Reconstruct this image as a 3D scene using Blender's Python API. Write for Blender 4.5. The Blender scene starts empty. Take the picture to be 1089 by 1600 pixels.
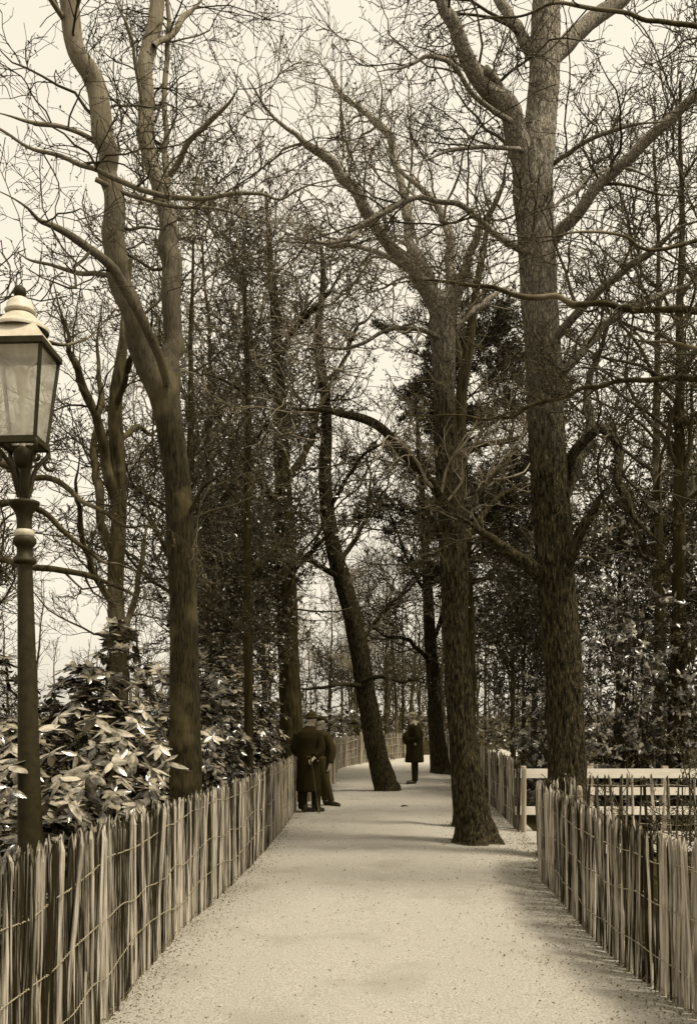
import bpy, math
import numpy as np

rng = np.random.default_rng(11)
sc = bpy.context.scene
COL = sc.collection

# ------------------------------------------------------------------ camera, sky, sun, exposure
F = 1500.0            # focal length in photograph pixels (the photograph is 1089 x 1600)
CX, HY, EYE = 544.5, 1115.0, 1.72
cam_d = bpy.data.cameras.new('camera')
cam_d.sensor_width = 36.0
cam_d.lens = 36.0 * F / 1600.0
cam_d.shift_y = (HY - 800.0) / 1600.0          # rising front of a plate camera: verticals stay upright
cam_d.clip_start, cam_d.clip_end = 0.05, 1000.0
cam = bpy.data.objects.new('camera', cam_d)
cam.location = (0, 0, EYE)
cam.rotation_euler = (math.radians(90), 0, 0)
COL.objects.link(cam)
sc.camera = cam

SUN_EL, SUN_AZ = math.radians(63), math.radians(112)   # azimuth clockwise from +Y (view direction)
world = bpy.data.worlds.new('World')
sc.world = world
world.use_nodes = True
wn, wl = world.node_tree.nodes, world.node_tree.links
wn.clear()
sky = wn.new('ShaderNodeTexSky')
sky.sky_type = 'NISHITA'
sky.sun_disc = False
sky.sun_elevation = SUN_EL
sky.sun_rotation = SUN_AZ
sky.air_density = 1.0
sky.dust_density = 6.0
sky.ozone_density = 1.0
bw = wn.new('ShaderNodeRGBToBW')
pw = wn.new('ShaderNodeMath'); pw.operation = 'POWER'; pw.inputs[1].default_value = 0.12   # a flat milky overcast
ml = wn.new('ShaderNodeMath'); ml.operation = 'MULTIPLY'; ml.inputs[1].default_value = 6.1
tint = wn.new('ShaderNodeMix'); tint.data_type = 'RGBA'; tint.blend_type = 'MULTIPLY'
tint.inputs['Factor'].default_value = 1.0
tint.inputs['B'].default_value = (1.0, 0.915, 0.75, 1)
bg = wn.new('ShaderNodeBackground'); bg.inputs['Strength'].default_value = 0.15
wo = wn.new('ShaderNodeOutputWorld')
wl.new(sky.outputs[0], bw.inputs[0]); wl.new(bw.outputs[0], pw.inputs[0]); wl.new(pw.outputs[0], ml.inputs[0])
wl.new(ml.outputs[0], tint.inputs['A']); wl.new(tint.outputs['Result'], bg.inputs['Color']); wl.new(bg.outputs[0], wo.inputs[0])

sun_d = bpy.data.lights.new('sun', 'SUN')
sun_d.energy = 4.8
sun_d.angle = math.radians(13)
sun_d.color = (1.0, 0.92, 0.76)
sun = bpy.data.objects.new('sun', sun_d)
sun.location = (20, -8, 40)
sun.rotation_euler = (math.radians(90) - SUN_EL, 0, math.pi - SUN_AZ)
COL.objects.link(sun)

sc.view_settings.view_transform = 'Standard'
sc.view_settings.look = 'None'
sc.view_settings.exposure = 0.0
sc.view_settings.gamma = 1.0
sc.view_settings.use_curve_mapping = False
sc.cycles.max_bounces = 6
sc.cycles.diffuse_bounces = 2
sc.cycles.transparent_max_bounces = 8
sc.cycles.caustics_reflective = False
sc.cycles.caustics_refractive = False

# ------------------------------------------------------------------ helpers
def at(x, y, Y):
    """a photograph pixel at depth Y -> a point of the place"""
    return np.array([(x - CX) / F * Y, Y, EYE - (y - HY) / F * Y])

def gnd(x, y):
    Y = EYE * F / (y - HY)
    return ((x - CX) / F * Y, Y)

def S(l, neutral=0.0):
    """a sepia-toned surface colour of lightness l"""
    s = min(1.0, (l / 0.5) ** 0.5)
    c = (l * 1.08, l * (0.768 + 0.195 * s), l * (0.08 + 0.70 * s))
    return (*[a + (b - a) * neutral for a, b in zip(c, (l * 1.02, l * 0.985, l * 0.9))], 1.0)

_H = rng.random(4096)
def vnoise(p):
    p = np.asarray(p, float)
    i = np.floor(p).astype(np.int64); f = p - i; f = f * f * (3 - 2 * f)
    def h(a, b, c):
        return _H[(a * 73856093 ^ b * 19349663 ^ c * 83492791) & 4095]
    x, y, z = i[..., 0], i[..., 1], i[..., 2]
    u, v, w = f[..., 0], f[..., 1], f[..., 2]
    r = 0
    for dx in (0, 1):
        for dy in (0, 1):
            for dz in (0, 1):
                r = r + h(x + dx, y + dy, z + dz) * (u if dx else 1 - u) * (v if dy else 1 - v) * (w if dz else 1 - w)
    return r

def unit(v):
    return v / np.maximum(np.linalg.norm(v, axis=-1, keepdims=True), 1e-9)

class Geo:
    def __init__(self):
        self.V, self.Q, self.T, self.n = [], [], [], 0
    def add(self, V, Q=None, T=None):
        V = np.asarray(V, float).reshape(-1, 3)
        if Q is not None and len(Q): self.Q.append(np.asarray(Q, np.int64).reshape(-1, 4) + self.n)
        if T is not None and len(T): self.T.append(np.asarray(T, np.int64).reshape(-1, 3) + self.n)
        self.V.append(V); self.n += len(V)
    def tubes(self, P, R, n=4, jitter=0.0):
        N, k = R.shape
        t = np.empty_like(P)
        t[:, 1:-1] = P[:, 2:] - P[:, :-2]; t[:, 0] = P[:, 1] - P[:, 0]; t[:, -1] = P[:, -1] - P[:, -2]
        t = unit(t)
        ref = np.tile(np.array([0.13, 0.97, -0.21]), (N, 1))
        m = np.abs((unit(P[:, -1] - P[:, 0]) * ref).sum(1)) > 0.85
        ref[m] = (0.9, 0.1, 0.4)
        u = unit(np.cross(t, ref[:, None, :])); v = np.cross(t, u)
        a = np.arange(n) * 2 * math.pi / n
        ring = u[:, :, None, :] * np.cos(a)[None, None, :, None] + v[:, :, None, :] * np.sin(a)[None, None, :, None]
        V = P[:, :, None, :] + ring * R[:, :, None, None]
        b = (np.arange(N) * k * n)[:, None, None] + (np.arange(k - 1) * n)[None, :, None]
        j = np.arange(n)[None, None, :]; j2 = (np.arange(n) + 1)[None, None, :] % n
        q = np.stack([b + j, b + j2, b + n + j2, b + n + j], -1)
        self.add(V, q)
    def cards(self, C, A, B):
        """diamond leaves with a slight fold: centre, half length vector, half width vector"""
        N = len(C)
        nrm = np.cross(A, B); nrm = unit(nrm) * np.linalg.norm(B, axis=1, keepdims=True) * 0.45
        V = np.stack([C - A, C + B + nrm, C + A, C - B + nrm], 1)
        b = np.arange(N)[:, None] * 4
        self.add(V, None, np.concatenate([b + np.array([[0, 1, 2]]), b + np.array([[0, 2, 3]])]))
    def scatter(self, V0, Q0, T0, M, pos):
        V = np.einsum('nij,vj->nvi', M, V0) + pos[:, None, :]
        b = (np.arange(len(pos)) * len(V0))[:, None, None]
        self.add(V, (b + np.asarray(Q0)[None]) if Q0 is not None and len(Q0) else None,
                 (b + np.asarray(T0)[None]) if T0 is not None and len(T0) else None)
    def box(self, c, s, M=None):
        v = np.array([[x, y, z] for x in (-.5, .5) for y in (-.5, .5) for z in (-.5, .5)]) * np.asarray(s)
        if M is not None: v = v @ np.asarray(M).T
        self.add(v + np.asarray(c), [[0, 1, 3, 2], [4, 6, 7, 5], [0, 4, 5, 1], [2, 3, 7, 6], [0, 2, 6, 4], [1, 5, 7, 3]])
    def lathe(self, prof, n=24, centre=(0, 0, 0), square=False):
        prof = np.asarray(prof, float)
        a = np.arange(n) * 2 * math.pi / n
        V = np.zeros((len(prof), n, 3))
        V[:, :, 0] = prof[:, :1] * np.cos(a); V[:, :, 1] = prof[:, :1] * np.sin(a); V[:, :, 2] = prof[:, 1:2]
        k = len(prof)
        b = (np.arange(k - 1) * n)[:, None]; j = np.arange(n)[None]; j2 = (np.arange(n) + 1)[None] % n
        self.add(V + np.asarray(centre), np.stack([b + j, b + j2, b + n + j2, b + n + j], -1))
    def mesh(self, name, mat, smooth=True):
        me = bpy.data.meshes.new(name)
        V = np.concatenate(self.V) if self.V else np.zeros((0, 3))
        Q = np.concatenate(self.Q) if self.Q else np.zeros((0, 4), np.int64)
        T = np.concatenate(self.T) if self.T else np.zeros((0, 3), np.int64)
        me.vertices.add(len(V)); me.vertices.foreach_set('co', V.astype(np.float32).ravel())
        me.loops.add(Q.size + T.size)
        me.loops.foreach_set('vertex_index', np.concatenate([Q.ravel(), T.ravel()]).astype(np.int32))
        me.polygons.add(len(Q) + len(T))
        tot = np.concatenate([np.full(len(Q), 4), np.full(len(T), 3)]).astype(np.int32)
        st = np.concatenate([[0], np.cumsum(tot)[:-1]]).astype(np.int32) if len(tot) else tot
        me.polygons.foreach_set('loop_start', st)
        me.update(calc_edges=True); me.validate()
        me.polygons.foreach_set('use_smooth', np.full(len(me.polygons), bool(smooth)))
        if mat is not None: me.materials.append(mat)
        return me
    def build(self, name, mat, parent=None, smooth=True, kind=None):
        return link(name, self.mesh(name, mat, smooth), parent, kind)

def link(name, data, parent=None, kind=None):
    o = bpy.data.objects.new(name, data)
    COL.objects.link(o)
    if parent is not None: o.parent = parent
    if kind: o['kind'] = kind
    return o

def thing(name, label, cat, loc=(0, 0, 0), group=None, rz=0.0):
    o = bpy.data.objects.new(name, None)
    COL.objects.link(o)
    o.empty_display_size = 0.2
    o.location = loc; o.rotation_euler = (0, 0, rz)
    o['label'] = label; o['category'] = cat
    if group: o['group'] = group
    return o

def copy_tree(root, loc, rz, scale, label, group):
    r = root.copy(); COL.objects.link(r)
    r.location = loc; r.rotation_euler = (0, 0, rz); r.scale = scale
    r['label'] = label; r['group'] = group
    for ch in list(root.children):
        c = ch.copy(); COL.objects.link(c); c.parent = r
        for g in list(ch.children):
            d = g.copy(); COL.objects.link(d); d.parent = c
    return r

# ------------------------------------------------------------------ materials
def material(name, lo, hi, scale=(8, 8, 8), rough=0.85, bump=0.0, bdist=0.01, detail=6.0, spec=0.3, rand=0.0,
             ramp=(0.3, 0.7), patch=None, fiss=None, height=None, transl=0.0, neutral=0.0):
    m = bpy.data.materials.new(name); m.use_nodes = True
    nt = m.node_tree; n, l = nt.nodes, nt.links
    b = n['Principled BSDF']
    b.inputs['Roughness'].default_value = rough
    b.inputs['Specular IOR Level'].default_value = spec
    tc = n.new('ShaderNodeTexCoord'); mp = n.new('ShaderNodeMapping'); mp.inputs['Scale'].default_value = scale
    l.new(tc.outputs['Object'], mp.inputs['Vector'])
    no = n.new('ShaderNodeTexNoise'); no.inputs['Scale'].default_value = 1.0; no.inputs['Detail'].default_value = detail
    no.inputs['Roughness'].default_value = 0.62
    l.new(mp.outputs[0], no.inputs['Vector'])
    fac = no.outputs['Fac']
    if rand:
        oi = n.new('ShaderNodeObjectInfo')
        mr = n.new('ShaderNodeMapRange'); mr.inputs['To Min'].default_value = -rand; mr.inputs['To Max'].default_value = rand
        l.new(oi.outputs['Random'], mr.inputs['Value'])
        ad = n.new('ShaderNodeMath'); ad.operation = 'ADD'
        l.new(fac, ad.inputs[0]); l.new(mr.outputs[0], ad.inputs[1]); fac2 = ad.outputs[0]
        va = n.new('ShaderNodeVectorMath'); va.operation = 'ADD'
        sclv = n.new('ShaderNodeMath'); sclv.operation = 'MULTIPLY'; sclv.inputs[1].default_value = 97.0
        l.new(oi.outputs['Random'], sclv.inputs[0])
        l.new(mp.outputs[0], va.inputs[0]); l.new(sclv.outputs[0], va.inputs[1]); l.new(va.outputs[0], no.inputs['Vector'])
    else:
        fac2 = fac
    cr = n.new('ShaderNodeValToRGB')
    cr.color_ramp.elements[0].position = ramp[0]; cr.color_ramp.elements[0].color = S(lo, neutral)
    cr.color_ramp.elements[1].position = ramp[1]; cr.color_ramp.elements[1].color = S(hi, neutral)
    l.new(fac2, cr.inputs['Fac'])
    col = cr.outputs['Color']
    if patch:                                   # (lightness, scale, threshold): lichen, stains, worn places
        pn = n.new('ShaderNodeTexNoise'); pn.inputs['Scale'].default_value = patch[1]; pn.inputs['Detail'].default_value = 8
        l.new(tc.outputs['Object'], pn.inputs['Vector'])
        pr = n.new('ShaderNodeMapRange'); pr.inputs['From Min'].default_value = patch[2]; pr.inputs['From Max'].default_value = patch[2] + 0.16
        pr.inputs['To Max'].default_value = 0.75
        l.new(pn.outputs['Fac'], pr.inputs['Value'])
        mx = n.new('ShaderNodeMix'); mx.data_type = 'RGBA'; mx.inputs['B'].default_value = S(patch[0], neutral)
        l.new(pr.outputs[0], mx.inputs['Factor']); l.new(col, mx.inputs['A']); col = mx.outputs['Result']
    if height:                                  # (z0, z1, lightness): smooth pale young bark on the high limbs, with sky light painted in
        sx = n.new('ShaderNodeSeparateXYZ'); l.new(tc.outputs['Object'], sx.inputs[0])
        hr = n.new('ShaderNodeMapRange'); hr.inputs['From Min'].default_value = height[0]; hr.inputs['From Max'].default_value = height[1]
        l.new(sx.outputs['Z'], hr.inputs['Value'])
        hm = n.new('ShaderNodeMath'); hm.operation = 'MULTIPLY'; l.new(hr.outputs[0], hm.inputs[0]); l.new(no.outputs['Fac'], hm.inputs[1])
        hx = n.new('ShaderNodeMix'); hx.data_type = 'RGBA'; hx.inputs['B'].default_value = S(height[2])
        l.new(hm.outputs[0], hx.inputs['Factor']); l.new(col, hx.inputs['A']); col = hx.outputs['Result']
    l.new(col, b.inputs['Base Color'])
    if bump:
        bp = n.new('ShaderNodeBump'); bp.inputs['Strength'].default_value = bump; bp.inputs['Distance'].default_value = bdist
        l.new(no.outputs['Fac'], bp.inputs['Height'])
        if fiss:
            vo = n.new('ShaderNodeTexVoronoi'); vo.feature = 'DISTANCE_TO_EDGE'; vo.inputs['Scale'].default_value = 1.0
            m2 = n.new('ShaderNodeMapping'); m2.inputs['Scale'].default_value = fiss
            wv = n.new('ShaderNodeVectorMath'); wv.operation = 'ADD'
            l.new(tc.outputs['Object'], m2.inputs['Vector']); l.new(m2.outputs[0], wv.inputs[0]); l.new(no.outputs['Color'], wv.inputs[1])
            l.new(wv.outputs[0], vo.inputs['Vector'])
            b2 = n.new('ShaderNodeBump'); b2.inputs['Strength'].default_value = 0.9; b2.inputs['Distance'].default_value = bdist * 1.6
            mr2 = n.new('ShaderNodeMapRange'); mr2.inputs['From Max'].default_value = 0.22
            l.new(vo.outputs['Distance'], mr2.inputs['Value']); l.new(mr2.outputs[0], b2.inputs['Height'])
            l.new(bp.outputs[0], b2.inputs['Normal']); l.new(b2.outputs[0], b.inputs['Normal'])
        else:
            l.new(bp.outputs[0], b.inputs['Normal'])
    if transl:
        tr = n.new('ShaderNodeBsdfTranslucent'); tr.inputs['Color'].default_value = S(hi)
        ms = n.new('ShaderNodeMixShader'); ms.inputs[0].default_value = transl
        out = n['Material Output']
        l.new(b.outputs[0], ms.inputs[1]); l.new(tr.outputs[0], ms.inputs[2]); l.new(ms.outputs[0], out.inputs['Surface'])
    return m

M = {}
M['bark_oak'] = material('bark_oak', 0.008, 0.10, (42, 42, 8), 0.95, 1.0, 0.035, spec=0.15, patch=(0.2, 1.6, 0.6), fiss=(38, 38, 8), ramp=(0.4, 0.64), detail=9)
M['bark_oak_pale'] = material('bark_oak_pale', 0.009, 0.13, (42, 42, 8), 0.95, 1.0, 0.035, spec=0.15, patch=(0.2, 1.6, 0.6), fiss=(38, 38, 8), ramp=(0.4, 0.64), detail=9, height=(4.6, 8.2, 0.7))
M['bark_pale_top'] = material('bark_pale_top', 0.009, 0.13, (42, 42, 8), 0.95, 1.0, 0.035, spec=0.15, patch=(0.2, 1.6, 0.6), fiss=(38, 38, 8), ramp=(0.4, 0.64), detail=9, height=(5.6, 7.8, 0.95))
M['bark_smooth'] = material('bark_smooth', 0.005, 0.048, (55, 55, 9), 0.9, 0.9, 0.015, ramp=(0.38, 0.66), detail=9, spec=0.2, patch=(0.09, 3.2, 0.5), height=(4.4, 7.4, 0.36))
M['bark_dark'] = material('bark_dark', 0.01, 0.055, (18, 18, 2.5), 0.95, 0.7, 0.015, spec=0.15, patch=(0.14, 1.2, 0.58))
M['bark_mid'] = material('bark_mid', 0.012, 0.09, (14, 14, 2.2), 0.93, 0.6, 0.015, spec=0.2, patch=(0.28, 1.1, 0.54))
M['twig'] = material('twig', 0.012, 0.085, (3, 3, 3), 0.8, spec=0.3)
M['twig_pale'] = material('twig_pale', 0.08, 0.4, (3, 3, 3), 0.75, spec=0.35)
M['needles'] = material('needles', 0.012, 0.05, (2, 2, 2), 0.7, spec=0.3)
M['leaf_dark'] = material('leaf_dark', 0.012, 0.09, (5, 5, 5), 0.33, spec=0.8)
M['leaf_glossy'] = material('leaf_glossy', 0.01, 0.34, (7, 7, 7), 0.2, spec=1.0, rand=0.1, ramp=(0.46, 0.68))
M['leaf_glint'] = material('leaf_glint', 0.012, 0.5, (6, 6, 6), 0.26, spec=1.0, ramp=(0.44, 0.66))
M['leaf_pale'] = material('leaf_pale', 0.02, 0.42, (3, 4, 4), 0.2, 0.35, 0.01, spec=1.0, rand=0.22)
M['gravel'] = material('gravel', 0.26, 0.48, (75, 75, 75), 0.95, 1.0, 0.02, detail=10, spec=0.1, patch=(0.3, 1.3, 0.54), ramp=(0.33, 0.62), neutral=0.6)
M['soil'] = material('soil', 0.012, 0.045, (6, 6, 6), 1.0, 0.9, 0.05, detail=10, spec=0.05)
M['litter'] = material('litter', 0.04, 0.2, (30, 30, 30), 0.9, spec=0.1)
M['pebble'] = material('pebble', 0.2, 0.55, (3, 3, 3), 0.9, spec=0.1)
M['pale'] = material('pale', 0.014, 0.5, (70, 70, 2.2), 0.9, 0.9, 0.008, detail=8, spec=0.15, rand=0.15, ramp=(0.42, 0.70))
M['pale_far'] = material('pale_far', 0.03, 0.46, (26, 26, 0.8), 0.9, 0.4, 0.006, spec=0.15, ramp=(0.38, 0.66))
M['post'] = material('post', 0.16, 0.5, (30, 30, 2.0), 0.9, 0.4, 0.004, spec=0.15, ramp=(0.3, 0.7))
M['wire'] = material('wire', 0.16, 0.36, (20, 20, 20), 0.5, spec=0.5)
M['white_paint'] = material('white_paint', 0.66, 0.84, (3, 18, 18), 0.6, 0.2, 0.002, spec=0.3, patch=(0.5, 5.0, 0.6), neutral=0.5)
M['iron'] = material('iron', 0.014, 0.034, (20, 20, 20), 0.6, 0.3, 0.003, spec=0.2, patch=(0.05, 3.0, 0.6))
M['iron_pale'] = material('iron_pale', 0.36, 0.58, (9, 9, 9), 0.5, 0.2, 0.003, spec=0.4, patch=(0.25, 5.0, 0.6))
M['milk'] = material('milk', 0.5, 0.7, (9, 9, 9), 0.3, spec=0.4)
M['coat'] = material('coat', 0.012, 0.026, (60, 60, 60), 0.95, 0.3, 0.003, spec=0.1)
M['coat_soft'] = material('coat_soft', 0.022, 0.045, (60, 60, 60), 0.95, 0.3, 0.003, spec=0.1)
M['cloth_mid'] = material('cloth_mid', 0.03, 0.06, (60, 60, 60), 0.95, 0.3, 0.003, spec=0.1)
M['skin'] = material('skin', 0.38, 0.46, (20, 20, 20), 0.6, spec=0.3)
M['leather'] = material('leather', 0.02, 0.04, (20, 20, 20), 0.35, spec=0.5)
M['hair'] = material('hair', 0.16, 0.34, (60, 60, 20), 0.7, 0.3, 0.004, spec=0.3)
M['collar'] = material('collar', 0.3, 0.42, (60, 60, 60), 0.9, 0.3, 0.004, spec=0.1)
def glass_material():
    m = bpy.data.materials.new('dusty_glass'); m.use_nodes = True
    n, l = m.node_tree.nodes, m.node_tree.links
    b = n['Principled BSDF']; b.inputs['Roughness'].default_value = 0.12; b.inputs['Base Color'].default_value = (0.8, 0.78, 0.72, 1)
    tl = n.new('ShaderNodeBsdfTranslucent'); tl.inputs['Color'].default_value = (0.99, 0.98, 0.95, 1)
    tp = n.new('ShaderNodeBsdfTransparent'); tp.inputs['Color'].default_value = (0.97, 0.96, 0.92, 1)
    tc = n.new('ShaderNodeTexCoord'); no = n.new('ShaderNodeTexNoise'); no.inputs['Scale'].default_value = 7; no.inputs['Detail'].default_value = 6
    l.new(tc.outputs['Object'], no.inputs['Vector'])
    mr = n.new('ShaderNodeMapRange'); mr.inputs['From Min'].default_value = 0.3; mr.inputs['From Max'].default_value = 0.7
    mr.inputs['To Min'].default_value = 0.18; mr.inputs['To Max'].default_value = 0.48
    l.new(no.outputs['Fac'], mr.inputs['Value'])
    m0 = n.new('ShaderNodeMixShader'); m0.inputs[0].default_value = 0.8
    l.new(b.outputs[0], m0.inputs[1]); l.new(tl.outputs[0], m0.inputs[2])
    ms = n.new('ShaderNodeMixShader'); l.new(mr.outputs[0], ms.inputs[0])
    l.new(tp.outputs[0], ms.inputs[1]); l.new(m0.outputs[0], ms.inputs[2]); l.new(ms.outputs[0], n['Material Output'].inputs['Surface'])
    return m
M['glass'] = glass_material()

# ------------------------------------------------------------------ ground and path
def ground():
    g = Geo()
    # one sheet, fine near the camera, reaching the horizon
    xs = np.concatenate([np.linspace(-400, -40, 10), np.linspace(-36, 36, 97), np.linspace(40, 400, 10)])
    ys = np.concatenate([np.linspace(-60, -2, 6), np.linspace(0, 70, 97), np.linspace(75, 700, 14)])
    X, Y = np.meshgrid(xs, ys, indexing='ij')
    Z = (vnoise(np.stack([X * 0.7, Y * 0.7, X * 0], -1)) - 0.5) * 0.10 - 0.055
    V = np.stack([X, Y, Z], -1)
    a, b = X.shape
    i, j = np.meshgrid(np.arange(a - 1), np.arange(b - 1), indexing='ij')
    q = np.stack([i * b + j, (i + 1) * b + j, (i + 1) * b + j + 1, i * b + j + 1], -1)
    g.add(V, q)
    g.build('ground', M['soil'], kind='structure')
ground()

LEFT = np.array([(-1.42, -3), (-1.38, 2.0), (-1.36, 3.5), (-1.35, 5.3), (-1.30, 7.9), (-1.20, 9.2), (-1.08, 11.2), (-1.01, 13.2),
                 (-0.95, 15.6), (-0.93, 17.2), (-0.62, 19.4), (-0.46, 21.0), (-0.44, 25.0), (-0.40, 29.0), (0.1, 32.0), (1.0, 34.3), (2.1, 37.0), (4.0, 41.0), (8.0, 47.0)])
RIGHT = np.array([(1.95, -3), (1.97, 2.0), (1.98, 4.0), (1.95, 5.4), (1.88, 6.4), (1.87, 7.5), (1.96, 9.05), (2.07, 10.3), (2.35, 12.4), (2.45, 13.9),
                  (2.52, 15.2), (2.68, 18.4), (2.85, 23.0), (2.95, 27.2), (3.1, 30.4), (3.7, 33.0), (5.0, 36.5), (9.0, 42.0)])

def resample(P, n, closed=False):
    P = np.asarray(P, float)
    d = np.concatenate([[0], np.cumsum(np.linalg.norm(np.diff(P, axis=0), axis=1))])
    # Catmull-Rom through the points, by arc length
    t = np.linspace(0, d[-1], n)
    out = np.empty((n, P.shape[1]))
    m = np.gradient(P, d, axis=0) if len(P) > 2 else np.repeat((P[1:] - P[:-1]) / d[-1], 2, 0)
    i = np.clip(np.searchsorted(d, t, 'right') - 1, 0, len(P) - 2)
    h = (d[i + 1] - d[i]); s = ((t - d[i]) / h)[:, None]; h = h[:, None]
    out = (2 * s**3 - 3 * s**2 + 1) * P[i] + (s**3 - 2 * s**2 + s) * h * m[i] + (-2 * s**3 + 3 * s**2) * P[i + 1] + (s**3 - s**2) * h * m[i + 1]
    return out

def path():
    g = Geo()
    nr = 360
    L = resample(LEFT, nr); R = resample(RIGHT, nr)
    k = 44
    t = np.linspace(-0.07, 1.07, k)
    V = np.zeros((nr, k, 3))
    V[:, :, :2] = L[:, None, :] * (1 - t)[None, :, None] + R[:, None, :] * t[None, :, None]
    cr = 0.03 * (1 - (2 * t - 1) ** 2)
    V[:, :, 2] = 0.012 + cr[None] + (vnoise(np.stack([V[..., 0] * 2.2, V[..., 1] * 1.3, V[..., 0] * 0], -1)) - 0.5) * 0.03 + (vnoise(np.stack([V[..., 0] * 9, V[..., 1] * 7, V[..., 0] * 0 + 5], -1)) - 0.5) * 0.014
    i, j = np.meshgrid(np.arange(nr - 1), np.arange(k - 1), indexing='ij')
    g.add(V, np.stack([i * k + j, i * k + j + 1, (i + 1) * k + j + 1, (i + 1) * k + j], -1))
    g.build('path', M['gravel'], kind='structure')
    # the side path that leaves through the gap on the right
    g = Geo()
    A = np.array([(1.9, 10.75), (2.6, 11.5), (4, 11.9), (7, 11.9)]); B = np.array([(2.2, 13.9), (2.9, 14.0), (4, 14.0), (7, 14.0)])
    A, B = resample(A, 20), resample(B, 20)
    t = np.linspace(0, 1, 8)
    V = np.zeros((20, 8, 3)); V[:, :, :2] = A[:, None] * (1 - t)[None, :, None] + B[:, None] * t[None, :, None]
    V[:, :, 2] = 0.008
    i, j = np.meshgrid(np.arange(19), np.arange(7), indexing='ij')
    g.add(V, np.stack([i * 8 + j, (i + 1) * 8 + j, (i + 1) * 8 + j + 1, i * 8 + j + 1], -1))
    g.build('side_path', M['gravel'], kind='structure')
path()

def edge_x(P, Y):
    return np.interp(Y, P[:, 1], P[:, 0])

def debris():
    # leaf scraps and bits of bark, thick along both fences and sparse on the walk
    n = 22000
    Y = 2.6 + 22 * rng.random(n) ** 1.7
    xl, xr = edge_x(LEFT, Y), edge_x(RIGHT, Y)
    side = rng.random(n)
    e = rng.exponential(0.14, n)
    x = np.where(side < 0.40, xl + e - 0.05, np.where(side < 0.93, xr - e * 1.7 + 0.05, xl + (xr - xl) * rng.random(n)))
    for cxy, rr, k0 in (((1.66, 12.58), 0.27, 0), ((0.80, 20.9), 0.3, 1500), ((1.75, 14.4), 0.22, 2600)):
        aa = rng.random(450) * 6.28; dd = rr + rng.exponential(0.13, 450)
        x[k0:k0 + 450] = cxy[0] + np.cos(aa) * dd; Y[k0:k0 + 450] = cxy[1] + np.sin(aa) * dd
    C = np.stack([x, Y, 0.045 + 0.01 * rng.random(n)], -1)
    a = rng.random(n) * 6.28; s = rng.uniform(0.003, 0.011, n) * np.where(rng.random(n) < 0.04, 1.9, 1.0)
    A = np.stack([np.cos(a) * s, np.sin(a) * s, rng.normal(0, 0.004, n)], -1)
    B = np.stack([-np.sin(a) * s * 0.5, np.cos(a) * s * 0.5, rng.normal(0, 0.003, n)], -1)
    g = Geo(); g.cards(C, A, B)
    o = g.build('leaf_litter', M['litter'], smooth=False, kind='stuff')
    o['label'] = 'dark leaf scraps strewn along the edges of the gravel walk'; o['category'] = 'leaf litter'
    # small stones
    n = 4000
    Y = 2.6 + 16 * rng.random(n) ** 1.8
    xl, xr = edge_x(LEFT, Y), edge_x(RIGHT, Y)
    x = xl + (xr - xl) * rng.random(n)
    oct_v = np.array([(1, 0, 0), (-1, 0, 0), (0, 1, 0), (0, -1, 0), (0, 0, 0.8), (0, 0, -0.8)], float)
    oct_t = np.array([(0, 2, 4), (2, 1, 4), (1, 3, 4), (3, 0, 4), (2, 0, 5), (1, 2, 5), (3, 1, 5), (0, 3, 5)])
    s = rng.uniform(0.003, 0.009, n)
    a = rng.random(n) * 6.28
    Mx = np.zeros((n, 3, 3)); Mx[:, 0, 0] = np.cos(a) * s; Mx[:, 0, 1] = -np.sin(a) * s * 0.7; Mx[:, 1, 0] = np.sin(a) * s; Mx[:, 1, 1] = np.cos(a) * s * 0.7; Mx[:, 2, 2] = s * 0.8
    g = Geo(); g.scatter(oct_v, None, oct_t, Mx, np.stack([x, Y, np.full(n, 0.036)], -1))
    o = g.build('gravel_stones', M['pebble'], smooth=False, kind='stuff')
    o['label'] = 'small loose stones scattered over the gravel walk'; o['category'] = 'gravel'
debris()

# ------------------------------------------------------------------ paling fences
def pale_mesh(seed, h, w):
    r = np.random.default_rng(seed)
    n, k = 7, 9
    a = np.sort(np.arange(n) * 2 * math.pi / n + r.normal(0, 0.22, n))
    ra = w * 0.5 * r.uniform(0.72, 1.2, n)
    zs = np.concatenate([np.linspace(-0.12, h - 0.075, k - 2), [h - 0.03, h]])
    tp = np.ones(k); tp[-2] = 0.62; tp[-1] = 0.16
    bx = np.cumsum(r.normal(0, 0.0055, k)); by = np.cumsum(r.normal(0, 0.004, k)); bx -= bx[0]; by -= by[0]
    V = np.zeros((k, n, 3))
    for i in range(k):
        rr = ra * tp[i] * (1 + r.normal(0, 0.07, n))
        V[i, :, 0] = np.cos(a) * rr + bx[i] + (w * 0.22 * r.normal() if i == k - 1 else 0)
        V[i, :, 1] = np.sin(a) * rr * 0.68 + by[i]
        V[i, :, 2] = zs[i] - (0.012 * r.random(n) if i == k - 1 else 0)
    g = Geo()
    b = (np.arange(k - 1) * n)[:, None]; j = np.arange(n)[None]; j2 = (np.arange(n) + 1)[None] % n
    g.add(V.reshape(-1, 3), np.stack([b + j, b + j2, b + n + j2, b + n + j], -1),
          [[(k - 1) * n, (k - 1) * n + q, (k - 1) * n + q + 1] for q in range(1, n - 1)])
    return g
PALES = [pale_mesh(100 + i, 1.0 + rng.normal(0, 0.012), rng.uniform(0.023, 0.05)) for i in range(16)]
PALE_ME = [g.mesh('pale', M['pale'], smooth=False) for g in PALES]

def along(P, step):
    n = max(2, int(np.linalg.norm(np.diff(P, axis=0), axis=1).sum() / step) + 1)
    Q = resample(P, n)
    t = np.gradient(Q, axis=0); t /= np.linalg.norm(t, axis=1, keepdims=True)
    return Q, t

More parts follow.
